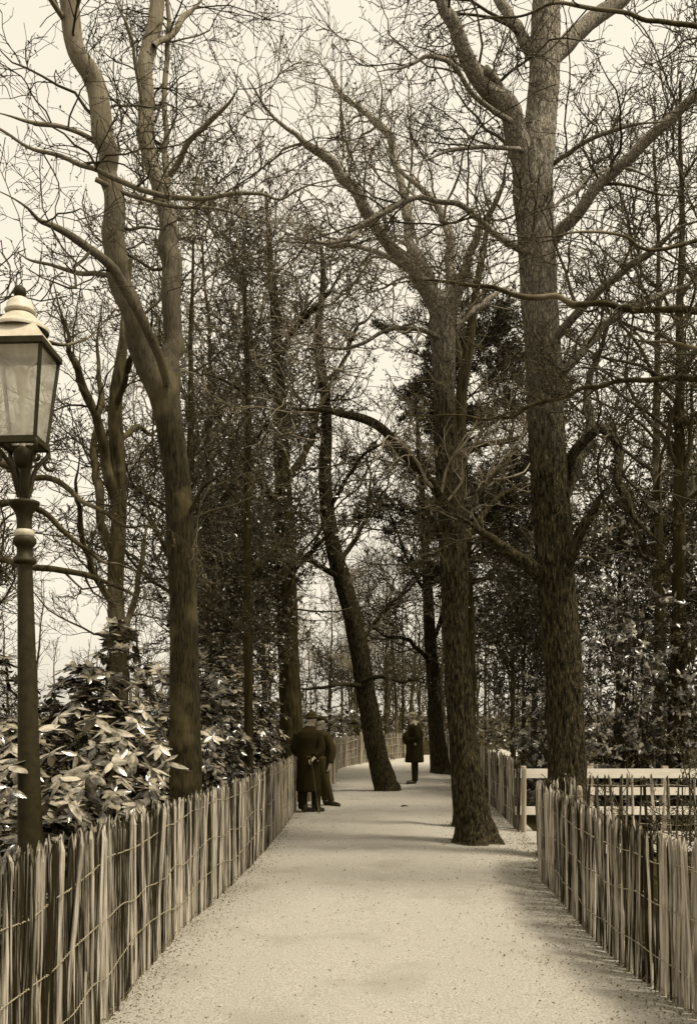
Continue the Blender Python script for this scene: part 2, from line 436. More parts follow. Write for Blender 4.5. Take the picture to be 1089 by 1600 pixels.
def paling_fence(label, P, step=0.034, objects=True, height=1.0, posts=2.6, wires=(0.84, 0.55, 0.27), side=1.0, far=False, wire_r=0.003, lean=0.035, tall=False):
    root = thing('paling_fence', label, 'fence', (P[0][0], P[0][1], 0))
    o0 = np.array([P[0][0], P[0][1]])
    Q, T = along(np.asarray(P, float), step)
    N = len(Q)
    ang = np.arctan2(T[:, 1], T[:, 0])
    jit = rng.normal(0, 0.008, N)
    tilt = rng.normal(0, lean, N) + 0.05 * (vnoise(np.stack([np.arange(N) * 0.11, np.zeros(N), np.zeros(N) + step * 9], -1)) - 0.5)
    hz = (np.interp(Q[:, 1], [3, 5.3, 8, 16], [1.2, 1.13, 1.05, 1.02]) if tall else 1.0) + rng.normal(0, 0.014, N) + 0.03 * (vnoise(np.stack([np.arange(N) * 0.16, np.zeros(N), np.zeros(N)], -1)) - 0.5)
    g = Geo()
    for i in range(N):
        p = Q[i] - o0 + T[i] * jit[i]
        k = int(rng.integers(16))
        if objects and i < 290:                    # the nearest ones singly, the rest of the fence as one part
            o = link('pale', PALE_ME[k], root)
            o.location = (p[0], p[1], 0)
            o.rotation_euler = (rng.normal(0, 0.015), tilt[i], ang[i] + rng.normal(0, 0.2) + (math.pi if rng.random() < .5 else 0))
            wv = rng.uniform(0.75, 1.2)
            o.scale = (wv, rng.uniform(0.8, 1.15), hz[i] * height)
        else:
            c, s = math.cos(ang[i]), math.sin(ang[i])
            Mx = np.array([[c, -s, tilt[i] * c], [s, c, tilt[i] * s], [0, 0, hz[i] * height]])
            pm = PALES[k]
            g.add(np.concatenate(pm.V) @ Mx.T + np.array([p[0], p[1], 0]), np.concatenate(pm.Q), np.concatenate(pm.T))
    if g.n:
        g.build('pales', M['pale_far'], root, smooth=False, kind='stuff')
    # stouter posts behind the pales
    if posts:
        Qp, Tp = along(np.asarray(P, float), posts)
        for p, t in zip(Qp, Tp):
            nrm = np.array([-t[1], t[0]]) * side
            pg = Geo()
            hh = (1.1 if far else 0.9) * height + rng.normal(0, 0.02)
            pg.lathe([(0.0, -0.15), (0.036, -0.15), (0.035, 0.4), (0.035, hh - 0.05), (0.022, hh - 0.012), (0.0, hh)], 9)
            o = pg.build('post', M['post'], root, smooth=False)
            off = -0.075 if not far else 0.07
            o.location = (*(p - o0 + nrm * off), 0); o.rotation_euler = (rng.normal(0, .02), rng.normal(0, .02), 0)
    # pairs of twisted wires woven round the pales
    ws = max(step / 3, 0.014) if not far else 0.12
    Qw, Tw = along(np.asarray(P, float), ws)
    nw = len(Qw); s = np.arange(nw) * ws
    nr = np.stack([-Tw[:, 1], Tw[:, 0]], -1) * side
    for z in wires:
        g = Geo()
        zz = z * height + 0.09 * (vnoise(np.stack([s * 0.9, s * 0 + z * 31, s * 0], -1)) - 0.5) + 0.05 * (vnoise(np.stack([s * 3.1, s * 0 + z * 57, s * 0], -1)) - 0.5)
        ph = s / step * 2 * math.pi
        for sg in ((1, -1) if not far else (1,)):
            off = sg * (0.022 + 0.004 * np.cos(ph))
            tw = sg * 0.0028 * np.sin(ph * 1.13 + 2 * vnoise(np.stack([s * 4, s * 0, s * 0 + 3], -1)))
            W = np.zeros((1, nw, 3)); W[0, :, :2] = Qw - o0 + nr * off[:, None]; W[0, :, 2] = zz + tw
            g.tubes(W, np.full((1, nw), wire_r), 4)
        g.build('wire', M['wire'], root)
    return root

LF = np.concatenate([[(-1.365, 3.05)], LEFT[(LEFT[:, 1] > 3.2) & (LEFT[:, 1] < 17.5)]])
paling_fence('long split pale fence with twisted wires along the left of the walk, below the lamp', LF, wires=(0.9, 0.58, 0.29), side=-1, wire_r=0.003, tall=True)
LF2 = np.array([(-0.80, 18.6), (-0.62, 19.5), (-0.47, 21.0), (-0.44, 25.0), (-0.36, 28.8), (0.1, 31.6), (1.0, 34.3), (2.1, 36.8)])
paling_fence('far pale fence curving across the end of the walk behind the leaning tree', LF2, step=0.08, objects=False, far=True, side=-1, posts=2.2, wires=(0.82, 0.52, 0.25), wire_r=0.008)
RF = np.array([(1.98, 4.0), (1.95, 5.4), (1.88, 6.4), (1.87, 7.5), (1.96, 9.05), (2.05, 10.3), (2.22, 10.75), (2.6, 11.0)])
paling_fence('curved split pale fence at the near right edge of the walk', RF, wires=(0.80, 0.53, 0.24), side=1, wire_r=0.003, step=0.033)
RF2 = np.array([(2.45, 13.85), (2.52, 15.2), (2.68, 18.4), (2.85, 23.0), (2.95, 27.2), (3.1, 30.4), (3.7, 33.0)])
paling_fence('pale fence on the right behind the curved trunk, starting at the white railing', RF2, step=0.075, side=1, wires=(0.8, 0.5, 0.25), height=1.06)
RF3 = np.array([(2.75, 12.5), (3.4, 12.6), (4.2, 12.65), (5.2, 12.4)])
paling_fence('sparse row of thin pales in front of the white railing on the right', RF3, step=0.09, side=1, wires=(0.8, 0.3), height=0.93)

# white railing
def railing():
    x0, y0 = 2.44, 14.05
    root = thing('board_railing', 'low white painted board railing behind the right fence and the big trunk', 'railing', (x0, y0, 0))
    for z, w, a, b in ((0.845, 0.135, 0.0, 4.6), (0.585, 0.11, 1.05, 4.6), (0.30, 0.12, 0.0, 4.6)):
        g = Geo(); g.box(((a + b) / 2, 0, z), (b - a, 0.032, w)); g.build('board', M['white_paint'], root, smooth=False)
    for x in (0.12, 1.1, 2.2, 3.3, 4.4):
        g = Geo(); g.box((x, 0.062, 0.40), (0.085, 0.085, 1.1)); g.build('post', M['post'], root, smooth=False)
railing()

# ------------------------------------------------------------------ growing wood
def grow(P, R, count, L, ang, k=6, wander=0.3, up=0.05, rf=0.5, rmin=0.003, t=(0.2, 1.0), wt=True, flat=0.0):
    N, kk = R.shape
    ln = np.linalg.norm(np.diff(P, axis=1), axis=2).sum(1)
    if wt:
        idx = rng.choice(N, count, p=ln / ln.sum())
    else:
        idx = np.repeat(np.arange(N), count); count = len(idx)
    tt = rng.uniform(t[0], t[1], count)
    f = np.clip(tt * (kk - 1), 0, kk - 1.001); i = f.astype(int); fr = (f - i)[:, None]
    p = P[idx, i] * (1 - fr) + P[idx, i + 1] * fr
    tan = unit(P[idx, i + 1] - P[idx, i])
    r0 = R[idx, i] * (1 - fr[:, 0]) + R[idx, i + 1] * fr[:, 0]
    rv = rng.normal(size=(count, 3)); rv[:, 2] += up * 4; rv[:, 2] *= (1 - flat)
    perp = unit(rv - (rv * tan).sum(1, keepdims=True) * tan)
    a = rng.uniform(ang[0], ang[1], count)[:, None]
    d = unit(np.cos(a) * tan + np.sin(a) * perp)
    le = rng.uniform(L[0], L[1], count) * (1.1 - 0.45 * tt)
    out = np.empty((count, k, 3)); out[:, 0] = p
    for s in range(1, k):
        nz = rng.normal(size=(count, 3)) * wander; nz[:, 2] *= (1 - flat)
        d = unit(d + nz + np.array([0, 0, up]))
        p = p + d * (le / (k - 1))[:, None]
        out[:, s] = p
    ra = np.maximum(np.minimum(r0 * rf, 0.0045 + 0.0105 * le), rmin * 1.15)   # a shoot is as stout as it is long
    sft = np.linspace(0, 1, k)[None]
    Rr = ra[:, None] * (1 - sft) + np.minimum(rmin, ra)[:, None] * sft
    return out, Rr

def wood(pts, rad, sides, step, amp, freq, lobes=0.0, seed=0.0):
    """a bark-covered trunk or limb with real ridges"""
    X = np.concatenate([np.asarray(pts, float), np.asarray(rad, float)[:, None]], 1)
    ln = np.linalg.norm(np.diff(X[:, :3], axis=0), axis=1).sum()
    n = max(6, int(ln / step))
    d = np.concatenate([[0], np.cumsum(np.linalg.norm(np.diff(X[:, :3], axis=0), axis=1))])
    Y = resample(X[:, :3], n)
    s = np.linspace(0, ln, n)
    r = np.interp(s, d, X[:, 3])
    t = unit(np.gradient(Y, axis=0))
    ref = np.array([0.13, 0.97, -0.21])
    if abs(np.dot(unit(Y[-1] - Y[0]), ref)) > 0.8: ref = np.array([0.9, 0.1, 0.4])
    u = unit(np.cross(t, ref)); v = np.cross(t, u)
    a = np.arange(sides) * 2 * math.pi / sides
    ca, sa = np.cos(a)[None, :], np.sin(a)[None, :]
    rr = r[:, None] * np.ones((1, sides))
    base = np.stack([ca * r[:, None] * freq + seed, sa * r[:, None] * freq, s[:, None] * freq * 0.17 + 0 * ca], -1)
    warp = vnoise(base * 0.5 + 7)[..., None] * 1.2
    rd = 1 - np.abs(2 * vnoise(base + warp) - 1)
    rd2 = 1 - np.abs(2 * vnoise(base * 2.1 + 31 + warp) - 1)
    am = amp * np.minimum(1, r / 0.1)[:, None]
    rr = rr + am * (rd - 0.65) * 1.7 + am * 0.8 * (rd2 - 0.6)
    lump = vnoise(np.stack([ca * 1.1 + seed + 0 * s[:, None], sa * 1.1 + 0 * s[:, None], s[:, None] * 2.2 + 0 * ca], -1)) - 0.5
    rr = rr * (1 + 0.13 * lump)
    if lobes:
        rr = rr * (1 + lobes * np.exp(-s / 0.28)[:, None] * np.cos(5 * a + seed + 0.8 * np.sin(2 * a))[None, :])
    V = Y[:, None, :] + u[:, None, :] * (ca * rr)[..., None] + v[:, None, :] * (sa * rr)[..., None]
    b = (np.arange(n - 1) * sides)[:, None]; j = np.arange(sides)[None]; j2 = (np.arange(sides) + 1)[None] % sides
    g = Geo()
    tip = np.arange((n - 1) * sides, n * sides)
    g.add(V, np.stack([b + j, b + j2, b + n * 0 + sides + j2, b + sides + j], -1),
          [[tip[0], tip[q], tip[q + 1]] for q in range(1, sides - 1)])
    return g

def px_line(rows, Y0, dY=0.0, ease=1.0, base=None):
    """rows of (x, y, width) traced on the photograph, set at depth Y0 .. Y0 + dY"""
    n = len(rows); pts, rad = [], []
    for i, (x, y, w) in enumerate(rows):
        Y = Y0 + dY * (i / max(1, n - 1)) ** ease
        pts.append(at(x, y, Y)); rad.append(0.5 * w * Y / F)
    pts = np.array(pts)
    if base is not None: pts = pts - np.array([base[0], base[1], 0])
    return pts, np.array(rad)

def stack_lines(lines, k=20):
    P = np.stack([resample(p, k) for p, r in lines])
    R = []
    for p, r in lines:
        d = np.concatenate([[0], np.cumsum(np.linalg.norm(np.diff(p, axis=0), axis=1))])
        R.append(np.interp(np.linspace(0, d[-1], k), d, r))
    return P, np.array(R)

def crown(g_branch, g_leaf, P, R, n1, L1, m2, L2, m3, L3, wander=0.28, up=0.05, rmin=0.0038, buds=2, bud=(0.008, 0.018), flat=0.0, ang=(0.6, 1.25), t1=(0.12, 1.0), bud_w=0.55):
    P1, R1 = grow(P, R, n1, L1, ang, 9, wander, up, 0.42, rmin * 1.3, t1, flat=flat)
    g_branch.tubes(P1, R1, 5)
    P2, R2 = grow(P1, R1, m2, L2, (0.5, 1.15), 6, wander * 1.1, up * 0.6, 0.6, rmin, (0.15, 1.0), wt=False, flat=flat)
    g_branch.tubes(P2, R2, 4)
    P3, R3 = grow(P2, R2, m3, L3, (0.4, 1.2), 4, wander * 1.1, up * 0.5, 0.75, rmin * 0.72, (0.1, 1.0), wt=False, flat=flat)
    g_branch.tubes(P3, R3, 3)
    if buds:
        N = len(P3); idx = np.repeat(np.arange(N), buds); m = len(idx)
        f = rng.uniform(0.8, 2.99, m); i = f.astype(int); fr = (f - i)[:, None]
        C = P3[idx, i] * (1 - fr) + P3[idx, i + 1] * fr
        s = rng.uniform(bud[0], bud[1], m)[:, None]
        A = unit(rng.normal(size=(m, 3)) + np.array([0, 0, 0.3])); B = unit(np.cross(A, rng.normal(size=(m, 3))))
        g_leaf.cards(C + A * s, A * s, B * s * bud_w)

def traced_tree(name, label, cat, base_px, Y0, trunk, limbs, bark, twig, leaf, sides=56, amp=0.012, freq=22, n1=90, L1=(0.7, 2.0), m2=5, L2=(0.3, 0.85), m3=5, L3=(0.12, 0.4),
                lobes=0.12, wander=0.28, rmin=0.0038, buds=2, bud=(0.008, 0.018), trunk_shoots=0, group=None, up=0.05, leaf_mat=None, flat=0.0, bud_w=0.55, roots=0):
    base = ((base_px - CX) / F * Y0, Y0)
    root = thing(name, label, cat, (base[0], base[1], 0), group)
    p, r = px_line(trunk, Y0, base=base)
    p[0, 2] = min(p[0, 2], -0.12)
    wood(p, r, sides, 0.03, amp, freq, lobes, seed=base[0] * 3).build('trunk', M[bark], root)
    if roots:
        for q in range(roots):
            a = 6.28 * q / roots + 0.5 * math.sin(3.1 * q + base[0]); L = 0.12 + 0.16 * abs(math.sin(5.3 * q + base[1])); r0 = r[1] * 0.42
            c, sn = math.cos(a), math.sin(a); b0 = r[1] * 0.55
            rp = np.array([(c * b0 * 0.6, sn * b0 * 0.6, 0.22), (c * (b0 + 0.08), sn * (b0 + 0.08), 0.09), (c * (b0 + L * 0.5) - sn * 0.05, sn * (b0 + L * 0.5) + c * 0.05, 0.035), (c * (b0 + L), sn * (b0 + L), -0.02)])
            rp[:, 0] += p[0, 0]
            wood(rp, np.array([r0, r0 * 0.8, r0 * 0.42, r0 * 0.15]), 12, 0.05, amp * 0.6, freq, 0, seed=q * 1.3).build('root', M[bark], root)
    lines = []
    short = []
    for rows, y0, dy, *bare in limbs:
        lp, lr = px_line(rows, Y0 + y0, dy, base=base)
        d0 = np.concatenate([[0], np.cumsum(np.linalg.norm(np.diff(lp, axis=0), axis=1))])
        nk = max(len(lp), int(d0[-1] / 0.14))
        l2 = resample(lp, nk); s2 = np.linspace(0, d0[-1], nk)
        for ax in range(3):
            env = np.minimum(1, s2 / 0.5) * (0.045 + 0.02 * min(1.0, d0[-1] / 5))
            l2[:, ax] += env * 2 * (vnoise(np.stack([s2 * 2.3, s2 * 0 + ax * 17 + len(lines) * 5.3, s2 * 0 + Y0], -1)) - 0.5) + env * (vnoise(np.stack([s2 * 5.7, s2 * 0 + ax * 11, s2 * 0 + len(lines) * 3.7], -1)) - 0.5)
        lr = np.interp(s2, d0, lr) * (1 + 0.16 * (vnoise(np.stack([s2 * 3, s2 * 0, s2 * 0 + len(lines)], -1)) - 0.5)); lp = l2
        if len(rows) > 3: lr = lr * (1 - 0.65 * np.clip((s2 / d0[-1] - 0.7) / 0.3, 0, 1))
        wood(lp, lr, int(np.clip(lr.max() * 150, 9, 24)), 0.06, amp * 0.5, freq, 0, seed=len(lines) * 2.7).build('limb', M[bark], root)
        (short if bare else lines).append((lp, lr))
    gb, gl = Geo(), Geo()
    if short:
        P, R = stack_lines(short)
        crown(gb, gl, P, R, 14, (0.25, 0.6), 3, (0.15, 0.35), 3, (0.1, 0.25), wander, 0.12, rmin, buds, bud, 0.3)
    if lines:
        P, R = stack_lines(lines)
        crown(gb, gl, P, R, n1, L1, m2, L2, m3, L3, wander, up, rmin, buds, bud, flat, bud_w=bud_w)
    if trunk_shoots:
        P, R = stack_lines([(p, r)], 30)
        crown(gb, gl, P, R * 0.25, trunk_shoots, L1, m2, L2, m3, L3, wander, up, rmin, buds, bud, flat, t1=(0.3, 1.0), bud_w=bud_w)
    c = gb.build('crown', M[twig], root, kind='stuff')
    if gl.n: gl.build('buds' if leaf_mat is None else 'foliage', M[leaf_mat or leaf], root, smooth=False, kind='stuff')
    return root

# ---- the three big trees, the leaning tree and the others that stand out
traced_tree('forked_tree', 'tall smooth tree forking in two above the left fence, beside the lamp', 'tree', 291, 9.3,
    [(293, 1392, 70), (292, 1340, 56), (291, 1240, 50), (289, 1100, 47), (287, 950, 43), (283, 850, 43), (277, 750, 41), (268, 680, 41), (259, 620, 44), (254, 585, 38), (252, 560, 18)],
    [([(256, 640, 36), (244, 595, 38), (226, 555, 36), (205, 500, 34), (190, 440, 36), (178, 370, 34), (170, 310, 32), (160, 240, 32), (151, 170, 33), (131, 110, 32), (112, 50, 30), (105, 0, 28), (98, -80, 24), (108, -180, 16), (112, -320, 8)], 0, -0.5),
     ([(262, 640, 36), (266, 590, 33), (266, 540, 30), (265, 470, 30), (262, 400, 30), (258, 340, 28), (246, 290, 26), (232, 230, 24), (226, 170, 24), (232, 100, 24), (238, 40, 22), (244, -10, 20), (238, -120, 15), (230, -280, 6)], 0, 0.9),
     ([(263, 350, 10), (261, 260, 9), (259, 130, 8), (262, 0, 7), (263, -120, 4)], 0.5, 0.6),
     ([(262, 600, 14), (238, 535, 15), (206, 462, 16), (170, 415, 15), (130, 380, 13), (86, 350, 11), (62, 335, 9), (38, 310, 6), (-10, 288, 4)], -0.15, -1.4),
     ([(184, 432, 8), (130, 425, 7), (70, 408, 5), (15, 392, 3)], 0, 0.8),
     ([(150, 222, 9), (120, 205, 8), (80, 196, 7), (40, 190, 5), (-10, 172, 3)], -0.2, -0.9),
     ([(266, 275, 9), (300, 225, 9), (340, 180, 8), (372, 133, 5)], 0.4, -0.6),
     ([(240, 72, 9), (268, 50, 9), (290, 30, 9), (322, -6, 7)], 0.6, 0.8),
     ([(-20, 190, 4), (60, 235, 6), (150, 268, 8), (250, 297, 8), (350, 303, 7), (450, 300, 5), (545, 280, 3)], -0.35, -0.5),
     ([(150, 280, 8), (200, 305, 7), (260, 322, 6), (320, 325, 5), (410, 350, 3)], -0.3, 0.3),
     ([(108, 40, 10), (92, 18, 9), (72, -12, 8), (30, -60, 5)], -0.3, -0.6),
     ([(222, 160, 6), (210, 90, 5), (195, 30, 4), (180, -30, 3)], 0.5, -0.5),
     ([(283, 830, 6), (310, 775, 6), (330, 745, 4), (360, 720, 3)], 0.1, -0.8)],
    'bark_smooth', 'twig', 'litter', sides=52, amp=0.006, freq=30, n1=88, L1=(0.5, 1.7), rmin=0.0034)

traced_tree('curved_tree', 'curved rough trunk standing in the gravel walk, with a long limb arching left', 'tree', 742, 12.585,
    [(746, 1326, 84), (743, 1305, 66), (739, 1280, 54), (731, 1220, 47), (722, 1150, 42), (715, 1050, 40), (712, 980, 39), (710, 900, 40), (706, 830, 40), (702, 760, 39), (697, 690, 34), (694, 620, 32), (693, 550, 35), (691, 500, 39), (690, 470, 30), (692, 455, 14)],
    [([(692, 520, 28), (676, 466, 25), (652, 430, 20), (620, 395, 18), (585, 345, 18), (550, 295, 17), (520, 260, 16), (480, 225, 13), (450, 200, 10), (420, 170, 8), (390, 120, 5)], 0, -1.6),
     ([(690, 500, 22), (666, 425, 17), (642, 370, 15), (630, 310, 14), (618, 250, 13), (600, 200, 12), (560, 170, 10), (530, 140, 8), (495, 85, 5)], 0.05, 1.5),
     ([(696, 500, 24), (703, 420, 16), (700, 370, 14), (680, 322, 10), (655, 295, 8), (622, 265, 7), (590, 205, 5)], 0, 0.5),
     ([(698, 510, 20), (720, 432, 14), (736, 385, 12), (750, 355, 10), (774, 318, 8), (790, 260, 5), (800, 200, 4)], 0, -0.9),
     ([(700, 535, 18), (718, 500, 13), (745, 482, 11), (775, 460, 8), (806, 440, 5)], 0, 0.9),
     ([(706, 830, 20), (696, 790, 17), (678, 756, 15), (650, 725, 15), (625, 700, 14), (600, 675, 14), (570, 655, 13), (540, 646, 12), (510, 642, 11), (480, 643, 9), (456, 640, 6)], -0.1, -1.2),
     ([(690, 530, 9), (640, 511, 7), (590, 520, 6), (540, 545, 5), (470, 550, 3)], -0.1, -0.7),
     ([(704, 880, 9), (686, 832, 8), (670, 790, 7), (658, 745, 4)], 0, 0.6),
     ([(712, 860, 11), (738, 775, 10), (770, 745, 8), (800, 722, 4)], 0, 0.8),
     ([(650, 432, 9), (600, 400, 8), (550, 385, 7), (500, 382, 6), (440, 360, 4)], -0.3, 1.0),
     ([(632, 315, 8), (580, 340, 8), (540, 372, 8), (500, 384, 6), (430, 378, 4)], 0.6, -0.9)],
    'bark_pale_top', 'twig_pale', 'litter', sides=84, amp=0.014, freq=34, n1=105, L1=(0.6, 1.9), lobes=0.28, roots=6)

traced_tree('stout_tree', 'stoutest tree, rising behind the curved right fence past the top edge', 'tree', 888, 11.5,
    [(890, 1345, 112), (888, 1310, 76), (886, 1250, 62), (884, 1150, 57), (880, 1050, 56), (871, 950, 57), (865, 850, 57), (858, 750, 55), (852, 650, 56), (848, 550, 54), (842, 450, 54), (837, 380, 56), (833, 310, 60), (836, 240, 56), (846, 180, 46), (850, 110, 44), (852, 40, 42), (854, -40, 36), (856, -180, 28), (860, -330, 10)],
    [([(828, 310, 42), (812, 240, 36), (799, 195, 33), (785, 160, 33), (756, 130, 27), (735, 100, 24), (715, 60, 22), (695, 10, 20), (680, -40, 17), (660, -130, 10)], 0, -0.9),
     ([(790, 160, 15), (775, 130, 14), (757, 106, 14)], -0.2, -0.3),
     ([(852, 395, 22), (874, 362, 19), (902, 333, 20), (940, 290, 18), (980, 250, 18), (1020, 210, 17), (1060, 175, 15), (1100, 140, 13), (1180, 60, 8)], 0, -1.0),
     ([(860, 592, 18), (884, 570, 15), (910, 545, 14), (945, 505, 13), (985, 478, 14), (1030, 455, 10), (1110, 430, 7)], 0, 1.0),
     ([(858, 540, 16), (882, 512, 13), (910, 480, 12), (950, 440, 12), (990, 405, 11), (1030, 385, 10), (1060, 360, 8), (1110, 335, 6)], 0, -1.3),
     ([(852, 105, 32), (888, 62, 27), (920, 35, 24), (960, 5, 22), (1010, -40, 18), (1080, -120, 8)], 0, 0.8),
     ([(846, 110, 22), (812, 52, 18), (786, 10, 16), (765, -40, 12), (740, -130, 6)], 0, 1.0),
     ([(832, 400, 12), (806, 385, 10), (782, 362, 9), (762, 352, 9), (735, 326, 9), (700, 318, 8), (640, 312, 8), (600, 330, 7), (560, 356, 7), (520, 380, 6), (470, 372, 4)], -0.1, -1.2),
     ([(828, 245, 8), (810, 234, 7), (750, 232, 6), (700, 236, 5), (640, 262, 3)], 0, -0.9),
     ([(850, 905, 30), (828, 884, 24), (800, 865, 19), (765, 838, 14), (735, 822, 10), (714, 802, 7)], 0, -0.5),
     ([(868, 800, 26), (890, 762, 21), (905, 720, 18), (918, 660, 14), (921, 610, 12), (937, 535, 8), (960, 470, 4)], 0.1, 0.7),
     ([(880, 770, 18), (900, 706, 16), (922, 678, 16), (946, 669, 16), (964, 682, 15), (970, 720, 14), (969, 760, 14), (985, 792, 13), (1006, 830, 11), (1034, 856, 7)], 0.2, -1.2),
     ([(876, 905, 24), (897, 858, 19), (915, 820, 16), (935, 782, 13), (948, 762, 8)], -0.1, -0.6),
     ([(798, 190, 9), (770, 172, 8), (730, 140, 8), (690, 96, 8), (640, 100, 6), (590, 112, 4)], -0.4, -1.0),
     ([(866, 255, 8), (900, 232, 7), (960, 205, 6), (1040, 190, 4)], 0, -1.3),
     ([(850, 345, 6), (890, 300, 5), (960, 262, 5), (1060, 300, 3)], 0.2, 1.2)],
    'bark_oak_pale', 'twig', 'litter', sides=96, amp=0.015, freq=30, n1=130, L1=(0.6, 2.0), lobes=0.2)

traced_tree('leaning_tree', 'dark slim trunk leaning left out of the walk, left of the standing man', 'tree', 602, 20.9,
    [(606, 1243, 48), (602, 1228, 37), (592, 1190, 33), (580, 1130, 31), (570, 1070, 30), (560, 1010, 29), (548, 950, 28), (535, 905, 27), (522, 860, 24), (512, 800, 22), (508, 740, 20), (510, 680, 18), (508, 620, 16), (500, 565, 16), (497, 520, 11), (505, 440, 8), (500, 360, 4)],
    [([(566, 1064, 7), (600, 1054, 6), (632, 1066, 5), (676, 1052, 3)], -0.2, -0.8, 1),
     ([(566, 1072, 8), (530, 1066, 6), (500, 1076, 5), (452, 1072, 3)], -0.2, -1.0, 1),
     ([(532, 905, 9), (500, 880, 8), (450, 872, 6), (380, 868, 3)], 0, -1.5),
     ([(528, 880, 8), (560, 830, 7), (580, 770, 5), (575, 710, 3)], 0, 1.2),
     ([(512, 800, 8), (545, 740, 6), (580, 700, 4), (640, 690, 3)], 0, -1.0),
     ([(510, 690, 7), (480, 640, 6), (450, 600, 4), (430, 540, 3)], 0, 1.0),
     ([(506, 600, 7), (540, 560, 6), (560, 510, 4), (600, 470, 3)], 0, 1.0),
     ([(560, 1010, 7), (600, 950, 6), (640, 920, 4), (665, 870, 3)], 0, 1.6)],
    'bark_oak', 'twig', 'litter', sides=36, amp=0.014, freq=30, roots=5, n1=75, L1=(0.9, 2.6), L2=(0.4, 1.2), L3=(0.15, 0.5), rmin=0.0065, bud=(0.012, 0.03))

traced_tree('twin_trunk', 'straight dark trunk close behind the curved rough trunk in the walk', 'tree', 728, 14.4,
    [(725, 1300, 42), (723, 1270, 31), (717, 1180, 27), (713, 1050, 25), (712, 900, 25), (713, 760, 23), (718, 640, 19), (732, 540, 15), (746, 440, 11), (766, 330, 6)],
    [([(714, 720, 10), (760, 690, 9), (800, 690, 7), (835, 660, 5)], 0, 1.0), ([(712, 860, 10), (762, 800, 9), (790, 770, 7), (830, 745, 4)], 0, 0.6),
     ([(726, 580, 9), (712, 520, 7), (700, 440, 5)], 0, 1.2)],
    'bark_dark', 'twig', 'litter', sides=36, amp=0.012, freq=24, n1=22, L1=(0.8, 2.0))

traced_tree('slim_tree', 'grey slim tree at the bend, right of the standing man', 'tree', 690, 27.2,
    [(692, 1213, 46), (688, 1195, 31), (682, 1150, 25), (678, 1080, 21), (672, 1000, 19), (668, 920, 16), (664, 850, 13), (660, 780, 10), (655, 720, 8), (650, 620, 4)],
    [([(678, 1000, 7), (700, 930, 6), (715, 870, 4)], 0, 1), ([(668, 930, 6), (640, 880, 5), (615, 820, 4), (600, 760, 3)], 0, -1.4), ([(664, 860, 6), (690, 800, 4), (700, 730, 3)], 0, 1.4),
     ([(674, 1040, 7), (640, 1000, 6), (600, 990, 4), (560, 960, 3)], 0, -2)],
    'bark_oak', 'twig', 'litter', sides=26, amp=0.012, freq=24, n1=55, L1=(1.0, 3.0), L2=(0.5, 1.4), L3=(0.2, 0.6), rmin=0.008, bud=(0.015, 0.035))

traced_tree('ivy_clad_tree', 'thick dark ivy-clad trunk behind the two men at the fence', 'tree', 458, 19.6,
    [(460, 1250, 48), (458, 1200, 38), (455, 1120, 34), (450, 1000, 31), (448, 900, 29), (445, 800, 26), (440, 700, 22), (436, 600, 18), (430, 500, 14), (422, 400, 9), (415, 300, 5)],
    [([(446, 800, 12), (400, 740, 10), (360, 690, 8), (330, 600, 5)], 0, -1.5), ([(442, 760, 12), (480, 700, 10), (500, 640, 8), (540, 560, 4)], 0, 1.5), ([(438, 640, 10), (400, 560, 8), (380, 460, 6), (372, 380, 4)], 0, 1.5),
     ([(434, 560, 10), (470, 500, 8), (510, 460, 6), (545, 400, 4)], 0, -1.5), ([(450, 950, 9), (410, 910, 7), (370, 900, 5)], 0, -1.5), ([(450, 900, 9), (490, 860, 7), (520, 830, 4)], 0, -1.4)],
    'bark_dark', 'twig', 'leaf_dark', sides=40, amp=0.03, freq=14, n1=75, L1=(0.8, 2.4), L2=(0.4, 1.0), L3=(0.15, 0.45), rmin=0.006, buds=3, bud=(0.02, 0.045), trunk_shoots=50, leaf_mat='leaf_dark')

traced_tree('dark_sapling', 'thin straight dark stem behind the left fence, between forked tree and the men', 'tree', 389, 14.0,
    [(391, 1302, 20), (389, 1200, 14), (388, 1000, 13), (386, 800, 11), (388, 650, 9), (384, 500, 6), (380, 400, 3)],
    [([(388, 1000, 5), (350, 960, 4), (310, 950, 3)], 0, -1), ([(387, 900, 5), (430, 860, 4), (460, 850, 3)], 0, 1), ([(387, 800, 5), (350, 760, 4), (330, 740, 3)], 0, 1), ([(388, 700, 4), (420, 660, 4), (450, 640, 3)], 0, -1), ([(387, 620, 4), (350, 590, 3), (320, 580, 2)], 0, -1)],
    'bark_dark', 'twig', 'leaf_dark', sides=20, amp=0.005, freq=24, n1=32, L1=(0.5, 1.4), L2=(0.3, 0.7), trunk_shoots=34, buds=3, bud=(0.012, 0.03), leaf_mat='leaf_dark')

